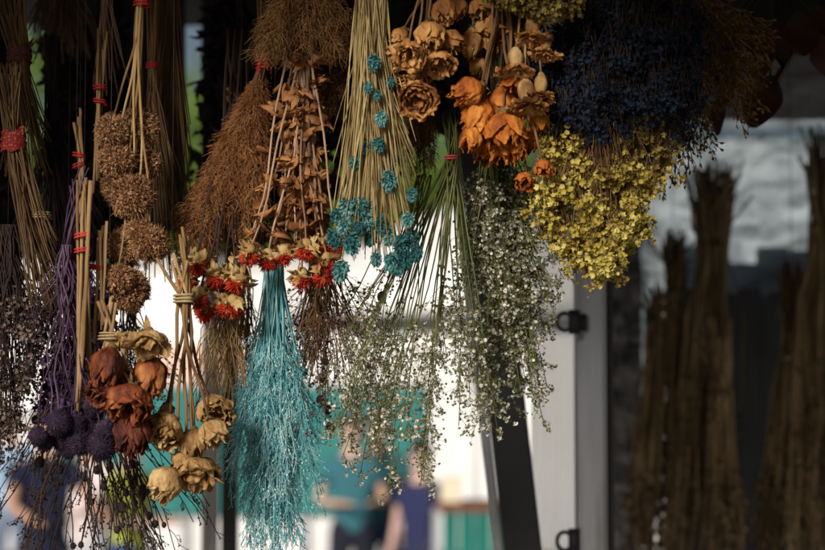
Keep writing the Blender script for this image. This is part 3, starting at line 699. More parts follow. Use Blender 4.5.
gyp("loose baby's breath fanning wide from a pink band, green stems, white specks", (452, 158), 1.93, e1, 34, 10, 28, 12, .55, 'pink', straight=True, up=(450, 118))
def e2(i):
    return (U(485, 548), U(260, 425)) if i % 3 else (U(495, 572), U(235, 340))
gyp("dense dusty baby's breath column hanging left of the white door frame", (496, 120), 2.0, e2, 74, 11, 22, 11, .25, None, n2=6, fs=2.2, wp=.5, up=(497, 60))
def e3(i): return (U(455, 520), U(190, 330))
gyp("short green-stemmed baby's breath tucked under the orange roses", (488, 132), 1.97, e3, 34, 7, 22, 10, .45, None, fs=1.9, up=(488, 100))

# --- 11 airy dark sprays against the light
def airy(label, rootpx, d, ends, n, m, fl_m, n1=9, l1=34, l2=12, t0=.35, fs=1.6, seeds=(), wob=.02, r=.55, up=None, name='wild_spray', ang=.8):
    c = at(*rootpx, d); root = thing(name, label, 'dried flowers', c, HG); bt = Batch(); mb = MB(); T = []; D = []
    for i in range(n):
        ex, ey = ends(i)
        tp, dr = spray(bt, c + np.array([U(-9, 9), U(-6, 6), 0]) * MM, at(ex, ey, d + U(-.05, .05)), 14, (r * 1.5, r * .7), n1, l1, 3, l2, t0, ang, wob, r * .6, r * .45, .4, droop=.2)
        T += tp; D += dr
    f = MB(); T = np.array(T); D = np.array(D)
    if fs: f.stamp(T_FLC, T, frames(D), fs * MM * RG.uniform(.5, 1.3, len(T))); f.stamp(T_BL2, T, frames(D), fs * .5 * MM * RG.uniform(.5, 1.3, len(T))); f.build('blossoms', M_[fl_m], root)
    for (x, y, s_) in seeds:
        p = at(x, y, d - .01); q = MB(); tv, tq, tt = t_blob(x, 8, 6, .3, 1.25); q.add(tv * s_ * MM + p, tq, None, .5)
        n_ = 60; v = nrm(RG.normal(size=(n_, 3))); q.stamp(T_SP, p + v * s_ * MM * .8, frames(v), s_ * .5 * MM)
        q.build('seed_pod', M_['seed'], root)
        bt.add(fanpath(c + np.array([U(-9, 9), U(-6, 6), 0]) * MM, p, 14, wob, .4), r * MM, 4)
    bt.flush(mb); mb.build('stem_bundle', M_[m], root); cord(root, c)
airy('airy dark seed spray with small black pods between turquoise broom and baby\'s breath', (322, 235), 1.99, lambda i: (U(282, 400), U(320, 440)), 32, 'stem_brown', 'greyfl', 8, 34, 12, .35, 1.7,
     [(320, 400, 4), (328, 410, 4), (330, 428, 5), (312, 352, 4), (322, 378, 4), (354, 398, 4), (345, 405, 4), (318, 338, 4), (305, 372, 3.5), (357, 405, 3), (326, 362, 3.5)])
airy('thin wiry brown stems hanging straight right of the turquoise broom', (318, 225), 2.02, lambda i: (U(292, 338), U(300, 392)), 55, 'stem_brown', 'greyfl', 3, 14, 6, .5, 0, ang=.4, name='wild_grass_bunch')
airy('fine tangled brown grass left of the turquoise broom', (240, 250), 2.02, lambda i: (U(215, 262), U(330, 430)), 50, 'stem_tan', 'greyfl', 4, 20, 8, .4, 0, ang=.5, name='wild_grass_bunch')
airy('few lone long stems crossing the white parasol with a green seed head', (425, 175), 1.96, lambda i: (U(300, 400), U(320, 425)), 13, 'stem_green', 'greyfl', 6, 22, 10, .55, 1.7, [(382, 297, 5)], name='wild_spray')
airy('dark wiry tangle with black seed globes at the bottom left', (92, 300), 2.0, lambda i: (U(185, 222), U(505, 540)) if i % 13 == 0 else ((U(15, 185), U(540, 600)) if i % 4 else (U(-15, 60), U(455, 545))), 64, 'stem_dark', 'seed', 4, 26, 9, .6, 1.5,
     [(133, 484, 4.5), (143, 490, 5), (126, 493, 3.5), (122, 507, 5), (135, 503, 3), (142, 497, 4), (149, 516, 3.5), (155, 524, 3.5), (164, 525, 2.5), (117, 530, 3.5), (123, 525, 2.5), (73, 546, 3), (81, 545, 3), (40, 462, 5), (110, 466, 4), (35, 420, 4), (97, 470, 4), (85, 478, 3.5), (60, 470, 4), (104, 487, 3.5), (92, 502, 3)], wob=.03, r=.75, ang=.5)
airy('fine dark seedy stems filling the gap under the round seedheads', (128, 300), 2.03, lambda i: (U(110, 180), U(330, 420)), 26, 'stem_brown', 'greyfl', 7, 22, 8, .3, 1.4, name='wild_spray')

# --- 12 bunches at the far left, in the shade
def ribbon(parent, c, rad, h, tilt=0, m='ribbon'):
    b = MB(); n = 36; k = 9; V = []; Q = []
    for j in range(k + 1):
        for i in range(n):
            a = 2 * math.pi * i / n; rr = rad * (1 + .22 * noise.noise(Vector((math.cos(a) * 1.5, math.sin(a) * 1.5, j * .9 + rad)))) * MM * (1 + .06 * math.sin(j * 2.2)); z = (j / k - .5) * h * MM
            V.append((c[0] + rr * math.cos(a), c[1] + rr * math.sin(a), c[2] + z + tilt * rr * math.cos(a) + .0015 * math.sin(a * 5)))
    for j in range(k):
        for i in range(n): Q.append((j * n + i, j * n + (i + 1) % n, (j + 1) * n + (i + 1) % n, (j + 1) * n + i))
    b.add(V, Q, None, .5)
    b.stamp(T_LF[1], np.array([[c[0] + rad * .8 * MM, c[1] - rad * .6 * MM, c[2] + h * .35 * MM]]), frames(np.array([[.25, -.2, 1.0]])), 15 * MM)
    b.build('ribbon', M_[m], parent)
def dotmat(name, base, dot, scale):
    m = bpy.data.materials.new(name); m.use_nodes = True; nt = m.node_tree; b = nt.nodes['Principled BSDF']
    tc = nt.nodes.new('ShaderNodeTexCoord'); v = nt.nodes.new('ShaderNodeTexVoronoi'); v.inputs['Scale'].default_value = scale; v.inputs['Randomness'].default_value = .55
    cr = nt.nodes.new('ShaderNodeValToRGB'); cr.color_ramp.elements[0].position = .28; cr.color_ramp.elements[1].position = .34; cr.color_ramp.elements[0].color = (*dot, 1); cr.color_ramp.elements[1].color = (*base, 1)
    nt.links.new(tc.outputs['Object'], v.inputs[0]); nt.links.new(v.outputs['Distance'], cr.inputs[0]); nt.links.new(cr.outputs[0], b.inputs['Base Color']); b.inputs['Roughness'].default_value = .8
    return m
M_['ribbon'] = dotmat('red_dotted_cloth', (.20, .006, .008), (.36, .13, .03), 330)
M_['ribbon2'] = dotmat('shaded_dotted_cloth', (.07, .012, .015), (.11, .03, .035), 260)  # darker copy of the red cloth, shade put into the colour
r, c = grassbunch('grass_bunch', 'dim grass bunch at the top left corner wrapped in dotted cloth coloured for shade', 'dried grass', (20, 55), 2.02, (4, -25), (0, 52, 120, 180), 120, 'rearstraw_shade', 1.0, tie_m=None, tie_r=13, upsp=22)
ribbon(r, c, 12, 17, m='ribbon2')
r, c = grassbunch('grass_bunch', 'tan grass bunch at the left edge wrapped in red cloth with yellow dots', 'dried grass', (14, 142), 1.93, (8, 70), (28, 62, 232, 320), 130, 'stem_shaded', .95, tie_m=None, tie_r=12, upsp=14)
ribbon(r, c, 12, 20)
tie(r, at(41, 216, 1.93), 10 * MM, 5, .9, 'raffia', 6)
r, c = grassbunch('grass_bunch', 'spiky dark violet grass spreading under the dotted red cloth', 'dried grass', (52, 120), 2.05, (52, 40), (10, 110, 200, 262), 70, 'reardark', 1.0, tie_m=None, tie_r=9)

# ================================================================== IN THE SHADE BEHIND
def rear(name, label, px, d, top, bot, w, n, m='rearstraw_shade', leafy=False, grp='dark bunches hanging in the shade behind'):
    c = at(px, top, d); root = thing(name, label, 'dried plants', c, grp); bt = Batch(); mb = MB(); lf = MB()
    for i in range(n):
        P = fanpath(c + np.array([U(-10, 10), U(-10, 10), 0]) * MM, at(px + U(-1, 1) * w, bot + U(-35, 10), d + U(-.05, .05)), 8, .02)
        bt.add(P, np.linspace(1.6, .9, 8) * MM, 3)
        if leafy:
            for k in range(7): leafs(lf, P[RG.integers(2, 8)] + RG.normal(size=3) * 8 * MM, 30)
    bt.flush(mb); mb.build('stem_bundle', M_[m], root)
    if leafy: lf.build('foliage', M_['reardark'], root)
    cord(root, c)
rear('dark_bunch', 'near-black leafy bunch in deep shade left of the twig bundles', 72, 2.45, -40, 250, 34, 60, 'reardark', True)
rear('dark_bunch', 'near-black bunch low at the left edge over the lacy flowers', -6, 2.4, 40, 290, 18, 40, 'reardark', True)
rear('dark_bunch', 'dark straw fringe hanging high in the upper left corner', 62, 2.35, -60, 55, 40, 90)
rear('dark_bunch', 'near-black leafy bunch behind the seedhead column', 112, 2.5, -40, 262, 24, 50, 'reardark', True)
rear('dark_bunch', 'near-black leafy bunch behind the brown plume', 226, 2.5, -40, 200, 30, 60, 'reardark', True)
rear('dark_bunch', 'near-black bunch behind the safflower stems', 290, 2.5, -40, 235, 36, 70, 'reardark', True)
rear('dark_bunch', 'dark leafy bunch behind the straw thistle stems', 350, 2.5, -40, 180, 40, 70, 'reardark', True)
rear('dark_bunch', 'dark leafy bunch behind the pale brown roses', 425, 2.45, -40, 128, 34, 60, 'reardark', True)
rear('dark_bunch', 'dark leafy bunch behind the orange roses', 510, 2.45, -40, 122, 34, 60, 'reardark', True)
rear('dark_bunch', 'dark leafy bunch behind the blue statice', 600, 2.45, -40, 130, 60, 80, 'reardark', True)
def bigleaves():
    d = 2.25; c = at(775, -20, d); root = thing('leaf_branch', 'dark branch with broad drooping leaves at the top right', 'dried leaves', c, 'dark bunches hanging in the shade behind'); bt = Batch(); mb = MB(); lf = MB()
    tl = [t_leaf(50 + i, U(.3, .9), U(.1, .4), .34, .08, 6, 9) for i in range(4)]
    for i, (x, y) in enumerate([(700, 18), (712, 46), (735, 40), (762, 62), (770, 84), (792, 58), (745, 20), (780, 30), (815, 40), (722, 100), (800, 20), (690, 40), (765, 35), (820, 15), (730, 65)]):
        e = at(x, y, d + U(-.04, .04)); bt.add(fanpath(c, e, 8, .03, .2), 1.4 * MM, 5)
        lf.stamp(tl[i % 4], e[None], frames(nrm(np.array([[U(-.4, .4), U(-.2, .2), -1.0]]))), 60 * MM * U(.8, 1.2))
    bt.flush(mb); mb.build('stem_bundle', M_['stem_dark'], root); lf.build('foliage', M_['darkleaf'], root); cord(root, c)
bigleaves()

# ================================================================== STALL
def simple(name, col, rough=.7, cols=None, **k):
    return mat(name, cols or [tuple(c * .8 for c in col), col], rough=rough, **k)
M_shade = simple('shade_black', (.02, .019, .018), .95, scale=6, bscale=300, bump=.2)  # black that stands in for deep shade
M_roof = simple('stall_canvas', (.05, .045, .04), .95, scale=4, bscale=200, bump=.2)
M_steel = mat('grey_paint_metal', [(.2, .2, .2), (.33, .34, .36), (.38, .39, .41)], rough=.5, scale=9, bscale=60, bump=.1, stretch=(3, 3, .4), noise_w=.8)
M_black = simple('black_matte', (.018, .018, .02), .6, scale=20, bscale=90, bump=.1)
M_white = mat('white_door_paint', [(.55, .54, .52), (.76, .76, .77), (.80, .80, .81)], rough=.45, scale=9, bscale=30, bump=.1, stretch=(3, 3, .35), noise_w=.8)
M_greyf = mat('grey_streaked', [(.20, .20, .21), (.32, .33, .36), (.36, .37, .40)], rough=.5, scale=9, bscale=30, bump=.1, stretch=(3, 3, .35), noise_w=.8)  # one grey tone for the door upright and the pole's edge
M_wood = simple('rail_wood', (.12, .07, .035), .8, stretch=(.1, 1, 1), scale=30)
mb = MB(); mb.box((-2.3, 1.28, 2.46), (2.3, 3.95, 2.49)); o = mb.build('stall_roof', M_roof, smooth=False); tag(o, 'dark canvas roof of the market stall over the flowers', 'stall roof')
def yv(x):
    sm = lambda a, b, t: (lambda k: k * k * (3 - 2 * k))(min(1, max(0, (t - a) / (b - a))))
    return 2.26 - .18 * (1 - sm(-.72, -.54, x)) - .15 * sm(-.10, .06, x)  # edge hangs lower on both sides to darken the outer flowers
b = MB(); nx = 120; V = []; Q = []
for i in range(nx + 1):
    x = -2.3 + 4.6 * i / nx
    for k in range(5): V.append((x, 1.27 + .008 * math.sin(x * 40 + k), 2.485 + (yv(x) - 2.485) * k / 4))
for i in range(nx):
    for k in range(4): a = i * 5 + k; Q.append((a, a + 5, a + 6, a + 1))
b.add(V, Q); o = b.build('shade_valance', M_roof); o.modifiers.new('s', 'SOLIDIFY').thickness = .003; tag(o, 'added out-of-view canvas flap on the roof edge that shades the flowers', 'valance')  # unseen flap, added only to shade the upper flowers
# hanging rails: three bars running across under the roof
rr_ = thing('hanging_rail', 'wooden rails under the stall roof that carry the bunches', 'rail', (0, 1.95, RAILZ))
for y in (1.88, 2.02, 2.5):
    b = MB(); b.tubes(np.array([[[-2.2, y, RAILZ + .01], [0, y, RAILZ + .01], [2.2, y, RAILZ + .01]]]), np.full((1, 3), .013), 8); b.build('bar', M_wood, rr_)
for x in (-1.9, 1.9):
    b = MB(); b.box((x - .02, 1.84, RAILZ + .022), (x + .02, 2.54, 2.458)); b.build('bracket', M_wood, rr_, smooth=False)
def curtain(label, x0, x1, ybot, d, wavy=6, fold=24, m=None, name='shade_sheet', ytop=-85, rag=10, cat='curtain', group=None, thick=.004):
    nx = max(8, int((x1 - x0) / 4)); nz = 14; V = []; Q = []
    for j in range(nz + 1):
        for i in range(nx + 1):
            x = x0 + (x1 - x0) * i / nx; yb = ybot + rag * noise.noise(Vector((x * .03, d, 2))) * 2
            p = at(x, ytop + (yb - ytop) * j / nz, d); w = noise.noise(Vector((x * .045, j * .08, d * 3))) * .02 + math.sin(x / fold * 6.28 + 2 * noise.noise(Vector((x * .01, 0, 0)))) * wavy * MM * (.3 + j / nz)
            V.append((p[0], p[1] + w, p[2]))
    for j in range(nz):
        for i in range(nx): a = j * (nx + 1) + i; Q.append((a, a + 1, a + nx + 2, a + nx + 1))
    b = MB(); b.add(V, Q); o = b.build(name, m or M_shade, loc=at((x0 + x1) / 2, ytop, d)); s_ = o.modifiers.new('t', 'SOLIDIFY'); s_.thickness = thick
    tag(o, label, cat, group); return o
CG = 'black sheets standing in for shade at the back of the stall'  # black sheets put where the background sinks into shade
curtain('black sheet for the shade at the far left back of the stall', -170, 21, 262, 3.3, group=CG)
curtain('black sheet for the shade behind the twigs and seedheads', 47, 186, 225, 3.3, group=CG)
curtain('black sheet for the shade behind the plume and safflower', 203, 330, 165, 3.3, group=CG)
curtain('black sheet for the shade behind the roses', 326, 560, 104, 3.36, group=CG)
curtain('black sheet for the shade above the right wall', 556, 960, 52, 3.1, group=CG, rag=12)

# posts
def boxpost(name, label, p0, p1, w, dp, m, cat, parent=None):
    p0 = np.asarray(p0); p1 = np.asarray(p1); P = np.array([p0, p1]); b = MB()
    ax = nrm(p1 - p0); X = nrm(np.cross(ax, [0, 1, 0])); Y = np.cross(ax, X); V = []
    for p in (p0, p1):
        for sx, sy in ((-1, -1), (1, -1), (1, 1), (-1, 1)): V.append(p + X * sx * w / 2 + Y * sy * dp / 2)
    b.add(V, [(0, 1, 2, 3), (7, 6, 5, 4), (0, 4, 5, 1), (1, 5, 6, 2), (2, 6, 7, 3), (3, 7, 4, 0)])
    o = b.build(name, m, parent, smooth=False, loc=None if parent else p0)
    if not parent: tag(o, label, cat)
    bv = o.modifiers.new('b', 'BEVEL'); bv.width = .003; bv.segments = 2
    return o
d = 3.75
b0 = at(213, 550, d); 
pr = thing('stall_post', 'square grey metal stall post with a black strip down its right side', 'post', (b0[0], b0[1], 0))
q = lambda x, z: (at(x, 400, d)[0], at(x, 400, d)[1], z)
boxpost('post_tube', None, q(211, 0.0), q(211, 2.455), .030, .04, M_steel, None, pr)
boxpost('black_strip', None, (q(230, 0)[0], q(230, 0)[1] + .01, 0.0), (q(230, 0)[0], q(230, 0)[1] + .01, 2.455), .032, .03, M_black, None, pr)  # narrow black box along the right of the post tube
d = 2.48
p0 = at(524, 560, d); p1 = at(498, 330, d); dv = (p1 - p0); dv = dv / dv[2]
lp = thing('leaning_pole', 'dark slanting pole with a pale edge strip beside the white door frame', 'pole', p0 - dv * p0[2])
boxpost('pole', None, p0 - dv * p0[2], p0 + dv * (2.4 - p0[2]), .047, .03, M_black, None, lp)
sh = np.array([-.0305, .012, 0]); boxpost('edge_strip', None, p0 - dv * p0[2] + sh, p0 + dv * (2.4 - p0[2]) + sh, .012, .02, M_greyf, None, lp)

# white door frame + wall to the right
d = 2.62
X = lambda px, dd=d: at(px, 275, dd)[0]
Yd = at(0, 275, d)[1]
dr_ = thing('door_frame', 'grey door frame upright with black hinges right of the white canvas', 'door frame', (X(572), Yd, 0))
b = MB(); b.box((X(576), Yd - .03, 0), (X(604), Yd + .05, 2.45)); o = b.build('hinge_stile', M_greyf, dr_, False); o.modifiers.new('b', 'BEVEL').width = .006
b = MB(); b.box((X(605), Yd - .01, 0), (X(612), Yd + .06, 2.45)); b.build('seal_strip', M_black, dr_, False)
for y in (322, 541, 95):
    p = at(578, y, d - .05); b = MB(); n = 18; a = np.linspace(0, 2 * math.pi, n)
    b.tubes(np.array([[[p[0] - .005, p[1], p[2] + .016], [p[0] - .005, p[1], p[2] - .016]]]), np.full((1, 2), .008), 10)
    P = np.stack([p[0] - .018 + .010 * np.cos(a), p[1] - .004 + 0 * a, p[2] + .012 * np.sin(a)], 1); b.tubes(P[None], np.full((1, n), .0028), 6)
    b.box((p[0] - .002, p[1] + .004, p[2] - .011), (p[0] + .012, p[1] + .02, p[2] + .011)); b.build('hinge', M_black, dr_)
cw = sheetless = None
def canvasmat():
    m = mat('white_canvas', [(.60, .60, .60), (.80, .80, .81), (.84, .84, .85)], rough=.8, scale=7, bscale=400, bump=.1, stretch=(3, 3, .3), noise_w=.8, trans=.7)
    nt = m.node_tree; out = nt.nodes['Material Output']; src = out.inputs[0].links[0].from_socket; tp = nt.nodes.new('ShaderNodeBsdfTransparent'); m2 = nt.nodes.new('ShaderNodeMixShader'); m2.inputs[0].default_value = .6
    nt.links.new(src, m2.inputs[1]); nt.links.new(tp.outputs[0], m2.inputs[2]); nt.links.new(m2.outputs[0], out.inputs[0]); return m
curtain('white canvas side curtain glowing between the dark pole and the grey door frame', 532, 577, 640, 2.68, wavy=5, fold=15, m=canvasmat(), name='side_curtain', ytop=-90, rag=0, thick=.0015)
# wall
def wallmat():
    m = bpy.data.materials.new('dark_stained_board'); m.use_nodes = True; nt = m.node_tree; b = nt.nodes['Principled BSDF']
    tc = nt.nodes.new('ShaderNodeTexCoord'); mp = nt.nodes.new('ShaderNodeMapping'); mp.inputs['Scale'].default_value = (3, 1, 1.1)
    n = nt.nodes.new('ShaderNodeTexNoise'); n.inputs['Scale'].default_value = 2.2; n.inputs['Detail'].default_value = 6
    cr = nt.nodes.new('ShaderNodeValToRGB'); e = cr.color_ramp.elements; e[0].position = .35; e[1].position = .75; e[0].color = (.012, .016, .022, 1); e[1].color = (.05, .062, .08, 1)
    nt.links.new(tc.outputs['Object'], mp.inputs[0]); nt.links.new(mp.outputs[0], n.inputs[0]); nt.links.new(n.outputs[0], cr.inputs[0]); nt.links.new(cr.outputs[0], b.inputs['Base Color']); b.inputs['Roughness'].default_value = .5
    return m
d = 3.75; Yw = at(0, 275, d)[1]
bw = thing('board_wall', 'dark board wall of the stall with a plastic covered opening, behind the sheaves', 'wall', (X(600, d), Yw, 0)); WM = wallmat(); ZH = at(0, 258, d)[2]; ZT = at(0, 100, d)[2]
for nm, x0, x1, z0, z1 in tuple(('plank', 670 + 30 * i_, 699.2 + 30 * i_, 0, at(0, U(246, 264), d)[2]) for i_ in range(10)) + ( ('header_board', 602, 980, ZT, 2.455), ('stud', 602, 638, 0, ZT - .001)):
    b = MB(); b.box((X(x0, d), Yw, z0), (X(x1, d), Yw + .04, z1)); b.build(nm, WM, bw, smooth=False)
def sheetmat(name, c1, c2, rough=.28, tr=0.0):
    m = bpy.data.materials.new(name); m.use_nodes = True; nt = m.node_tree; b = nt.nodes['Principled BSDF']
    tc = nt.nodes.new('ShaderNodeTexCoord'); mp = nt.nodes.new('ShaderNodeMapping'); mp.inputs['Scale'].default_value = (4, 4, 9); mp.inputs['Rotation'].default_value = (0, R(25), 0)
    n = nt.nodes.new('ShaderNodeTexNoise'); n.inputs['Scale'].default_value = 2.4; n.inputs['Detail'].default_value = 7; n.inputs['Distortion'].default_value = 1.2
    cr = nt.nodes.new('ShaderNodeValToRGB'); e = cr.color_ramp.elements; e[0].position = .3; e[1].position = .7; e[0].color = (*c1, 1); e[1].color = (*c2, 1)
    bp = nt.nodes.new('ShaderNodeBump'); bp.inputs['Strength'].default_value = .9; bp.inputs['Distance'].default_value = .04
    nt.links.new(tc.outputs['Object'], mp.inputs[0]); nt.links.new(mp.outputs[0], n.inputs[0]); nt.links.new(n.outputs[0], cr.inputs[0]); nt.links.new(cr.outputs[0], b.inputs['Base Color']); nt.links.new(n.outputs[0], bp.inputs['Height']); nt.links.new(bp.outputs[0], b.inputs['Normal'])
    b.inputs['Roughness'].default_value = rough; b.inputs['Specular IOR Level'].default_value = .6
    if tr:
        t = nt.nodes.new('ShaderNodeBsdfTranslucent'); mx = nt.nodes.new('ShaderNodeMixShader'); mx.inputs[0].default_value = tr
        nt.links.new(cr.outputs[0], t.inputs[0]); nt.links.new(bp.outputs[0], t.inputs['Normal']); nt.links.new(b.outputs[0], mx.inputs[1]); nt.links.new(t.outputs[0], mx.inputs[2]);         tp = nt.nodes.new('ShaderNodeBsdfTransparent'); m2 = nt.nodes.new('ShaderNodeMixShader'); mr = nt.nodes.new('ShaderNodeMapRange'); mr.inputs[1].default_value = .3; mr.inputs[2].default_value = .7; mr.inputs[3].default_value = .06; mr.inputs[4].default_value = .46
        nt.links.new(n.outputs[0], mr.inputs[0]); nt.links.new(mr.outputs[0], m2.inputs[0]); tp.inputs[0].default_value = (.8, .93, 1, 1)
        nt.links.new(mx.outputs[0], m2.inputs[1]); nt.links.new(tp.outputs[0], m2.inputs[2]); nt.links.new(m2.outputs[0], nt.nodes['Material Output'].inputs[0])
    return m
def sheet(label, x0, x1, y0, ybot, d, m, name='plastic_sheet', crump=.035):
    nx = 60; nz = 60; V = []; Q = []
    for j in range(nz + 1):
        for i in range(nx + 1):
            x = x0 + (x1 - x0) * i / nx; y = y0 + (ybot(x) - y0) * j / nz; p = at(x, y, d)
            w = crump * (noise.noise(Vector((x * .02, y * .03, 1))) + .5 * abs(noise.noise(Vector((x * .07 + y * .03, y * .06, 5)))) + .3 * noise.noise(Vector((x * .15, y * .22 + x * .1, 9))))
            V.append((p[0], p[1] + w, p[2]))
    for j in range(nz):
        for i in range(nx): a = j * (nx + 1) + i; Q.append((a, a + 1, a + nx + 2, a + nx + 1))
    b = MB(); b.add(V, Q); o = b.build(name, m, loc=at(x0, y0, d)); 
    tag(o, label, 'plastic sheet'); return o
def yb1(x):
    base = 292 + 24 * noise.noise(Vector((x * .035, 1, 1))) + 10 * noise.noise(Vector((x * .13, 4, 1)))
    if x < 664: base = 292 + (664 - x) * 12
    return min(base, 505)
sheet('crinkled pale blue plastic sheet pinned over the upper dark wall', 636, 900, 118, yb1, 3.66, sheetmat('blue_plastic', (.30, .37, .41), (.78, .86, .90), tr=.75))
sheet('dark crumpled foil sheet beside the grey hinge stile', 606, 642, 96, lambda x: 640, 3.62, sheetmat('smoky_foil', (.02, .02, .025), (.30, .30, .32), .2), name='foil_sheet', crump=.035)
sheet('smooth grey cloth strip along the top of the right wall', 640, 900, 40, lambda x: 120, 3.68, sheetmat('grey_cloth', (.2, .2, .21), (.28, .27, .27), .9), name='cloth_strip', crump=.008)

# sheaves hanging on the wall (cut ends up, ears down)
def sheaf(label, top, neck, bot, wt, wn, wb, d, n, ears=True, flare=1.0, bend=0):
    """top/neck/bot are px points; w* half widths in px"""
    c = at(*neck, d); root = thing('grass_sheaf', label, 'grass sheaf', c, 'grass sheaves hanging on the dark wall'); bt = Batch(); mb = MB(); er = MB(); s = 1 / (d / 1.95)
    E = []; ED = []
    pxm = KP * d
    for i in range(n):
        a = U(0, 6.28); q = math.sqrt(U(0, 1)); u, w = q * math.cos(a), q * math.sin(a)
        A = at(top[0] + u * wt * 1.1, top[1] + U(-14, 26), d + w * wt * pxm); B = at(neck[0] + u * wn, neck[1], d + w * wn * pxm); Cc = at(bot[0] + u * wb, bot[1] - U(0, 120) * (1 if ears else .2), d + w * wb * pxm * .6)
        M1 = (A + B) / 2 + (B - A) * .1; M2 = at((neck[0] * .45 + bot[0] * .55) + u * (wn * .3 + wb * .7) + bend, (neck[1] + bot[1]) / 2, d + w * wb * .6 * pxm)
        P = np.array([A, M1, B, (B * .6 + M2 * .4), M2, (M2 + Cc) / 2, Cc]); P += RG.normal(size=P.shape) * .004; ls_ = (RG.random() < .18) * RG.normal(size=3) * np.array([.022, .01, .004]); P[0] += ls_; P[3:] += ls_ * .8
        bt.add(P, np.array([1.5, 1.5, 1.5, 1.4, 1.2, 1, .8]) * 1.1 * MM, 4)
        if ears and i % 2 == 0:
            for k in range(26):
                f = U(3.4, 6); k0 = min(5, int(f)); E.append(P[k0] + (P[k0 + 1] - P[k0]) * (f - k0) + RG.normal(size=3) * .004); ED.append(nrm(P[k0 + 1] - P[k0]) + RG.normal(size=3) * .5)
    bt.flush(mb); mb.build('stem_bundle', M_['stem_sheaf'], root)
    if E: er.stamp(T_CH, np.array(E), frames(np.array(ED)), 13 * MM * RG.uniform(.6, 1.3, len(E))); er.build('ears', M_['ear'], root)
    tie(root, c, wn * pxm * 1.1, 4, 1.4, 'stem_brown', 9)
    h = MB(); tp = at(top[0], top[1] + 8, d); h.tubes(np.array([[tp, [tp[0], tp[1], 2.455]]]), np.full((1, 2), .0006), 4); h.build('cord', M_['stem_dark'], root)
sheaf('tallest dark sheaf with a flared cut top, left of centre on the wall', (711, 175), (712, 245), (690, 600), 24, 13, 30, 3.3, 130)
sheaf('slim sheaf whose cut top leans against the tallest one from the left', (673, 243), (676, 290), (664, 600), 10, 7, 17, 3.4, 70)
sheaf('short pale-topped sheaf at the left end of the sheaves', (656, 297), (657, 335), (641, 600), 10, 8, 14, 3.3, 70)
sheaf('light brown sheaf with bright straw top in front of the tallest one', (714, 326), (722, 392), (727, 600), 15, 7, 15, 3.1, 80)
sheaf('large sheaf cut off by the right picture edge', (828, 140), (824, 225), (812, 610), 20, 13, 26, 3.2, 130)
sheaf('smaller sheaf standing out left of the large right one', (792, 272), (794, 330), (770, 600), 13, 8, 16, 3.3, 80)

# ================================================================== BACKGROUND
M_ground = simple('paving', (.30, .29, .28), .9, scale=1.5, bscale=20, bump=.3)
b = MB(); b.add([(-400, -60, 0), (400, -60, 0), (400, 900, 0), (-400, 900, 0)], [(0, 1, 2, 3)]); o = b.build('ground', M_ground, smooth=False); tag(o, kind='structure')
M_wall = simple('white_render', (.80, .80, .79), .8, scale=.6, bscale=12, bump=.1)
M_trim = simple('pale_trim', (.62, .60, .58), .7)
M_salmon = simple('salmon_paint', (.72, .5, .4), .8, scale=2)
M_teal = simple('teal_board_paint', (.018, .18, .17), .6, scale=2, bscale=10, bump=.1)
M_glass = simple('dark_glass', (.05, .06, .07), .15)
def bx(name, m, parent, x0, x1, y0, y1, z0, z1, bev=0):
    b = MB(); b.box((x0, y0, z0), (x1, y1, z1)); o = b.build(name, m, parent, False)
    if bev: o.modifiers.new('b', 'BEVEL').width = bev
    return o
D = 25; zpx = lambda y, dd: at(0, y, dd)[2]; xpx = lambda x, dd: at(x, 275, dd)[0]; ypx = lambda dd: at(0, 400, dd)[1]
Y0 = ypx(D)
bd = thing('white_building', 'long low white building behind the market stalls', 'building', (xpx(250, D), Y0, 0))
bx('wall', M_wall, bd, xpx(-160, D), xpx(585, D), Y0, Y0 + 5, 0, zpx(268, D))
bx('cornice', M_trim, bd, xpx(-163, D), xpx(588, D), Y0 - .08, Y0 + 5.1, zpx(268, D) + .002, zpx(268, D) + .14)
bx('painted_band', M_salmon, bd, xpx(150, D), xpx(262, D), Y0 - .03, Y0 - .002, 1.2, zpx(345, D))
for x in (-120, -40):
    w = bx('window', M_trim, bd, xpx(x - 17, D), xpx(x + 17, D), Y0 - .05, Y0 - .002, 1.0, 2.5)
    bx('pane', M_glass, w, xpx(x - 14, D), xpx(x + 14, D), Y0 - .058, Y0 - .052, 1.1, 2.4)
# teal stall: back boards and a counter in front
D = 17; Y0 = ypx(D)
ts = thing('market_counter', 'teal boarded market counter behind the shoppers', 'market stall', (xpx(260, D), Y0, 0))
n = 9; xs = np.linspace(xpx(60, D), xpx(428, D), n + 1)
for i in range(n): bx('board', M_teal, ts, xs[i] + .004, xs[i + 1] - .004, Y0, Y0 + .04, zpx(514, D), zpx(386, D) + U(-.01, .01), .005)
bx('top_board', M_trim, ts, xs[0] - .05, xs[-1] + .05, Y0 - .05, Y0 + .09, zpx(386, D) + .012, zpx(386, D) + .05, .005)
for x in (62, 185, 305, 426): bx('leg', M_steel, ts, xpx(x, D) - .03, xpx(x, D) + .03, Y0 + .042, Y0 + .09, 0, zpx(388, D))
bx('white_cloth', M_wall, ts, xs[0], xs[-1], Y0 + .1, Y0 + .5, 0.002, zpx(516, D))
D = 12; Y0 = ypx(D)
tt_ = thing('market_table', 'market table with a brown wooden top and teal cloth skirt', 'table', (xpx(470, D), Y0, 0))
bx('tabletop', simple('brown_wood', (.16, .06, .03), .6, scale=4), tt_, xpx(438, D), xpx(512, D), Y0, Y0 + .7, zpx(512, D), zpx(503, D), .005)
xs = np.linspace(xpx(442, D), xpx(508, D), 5)
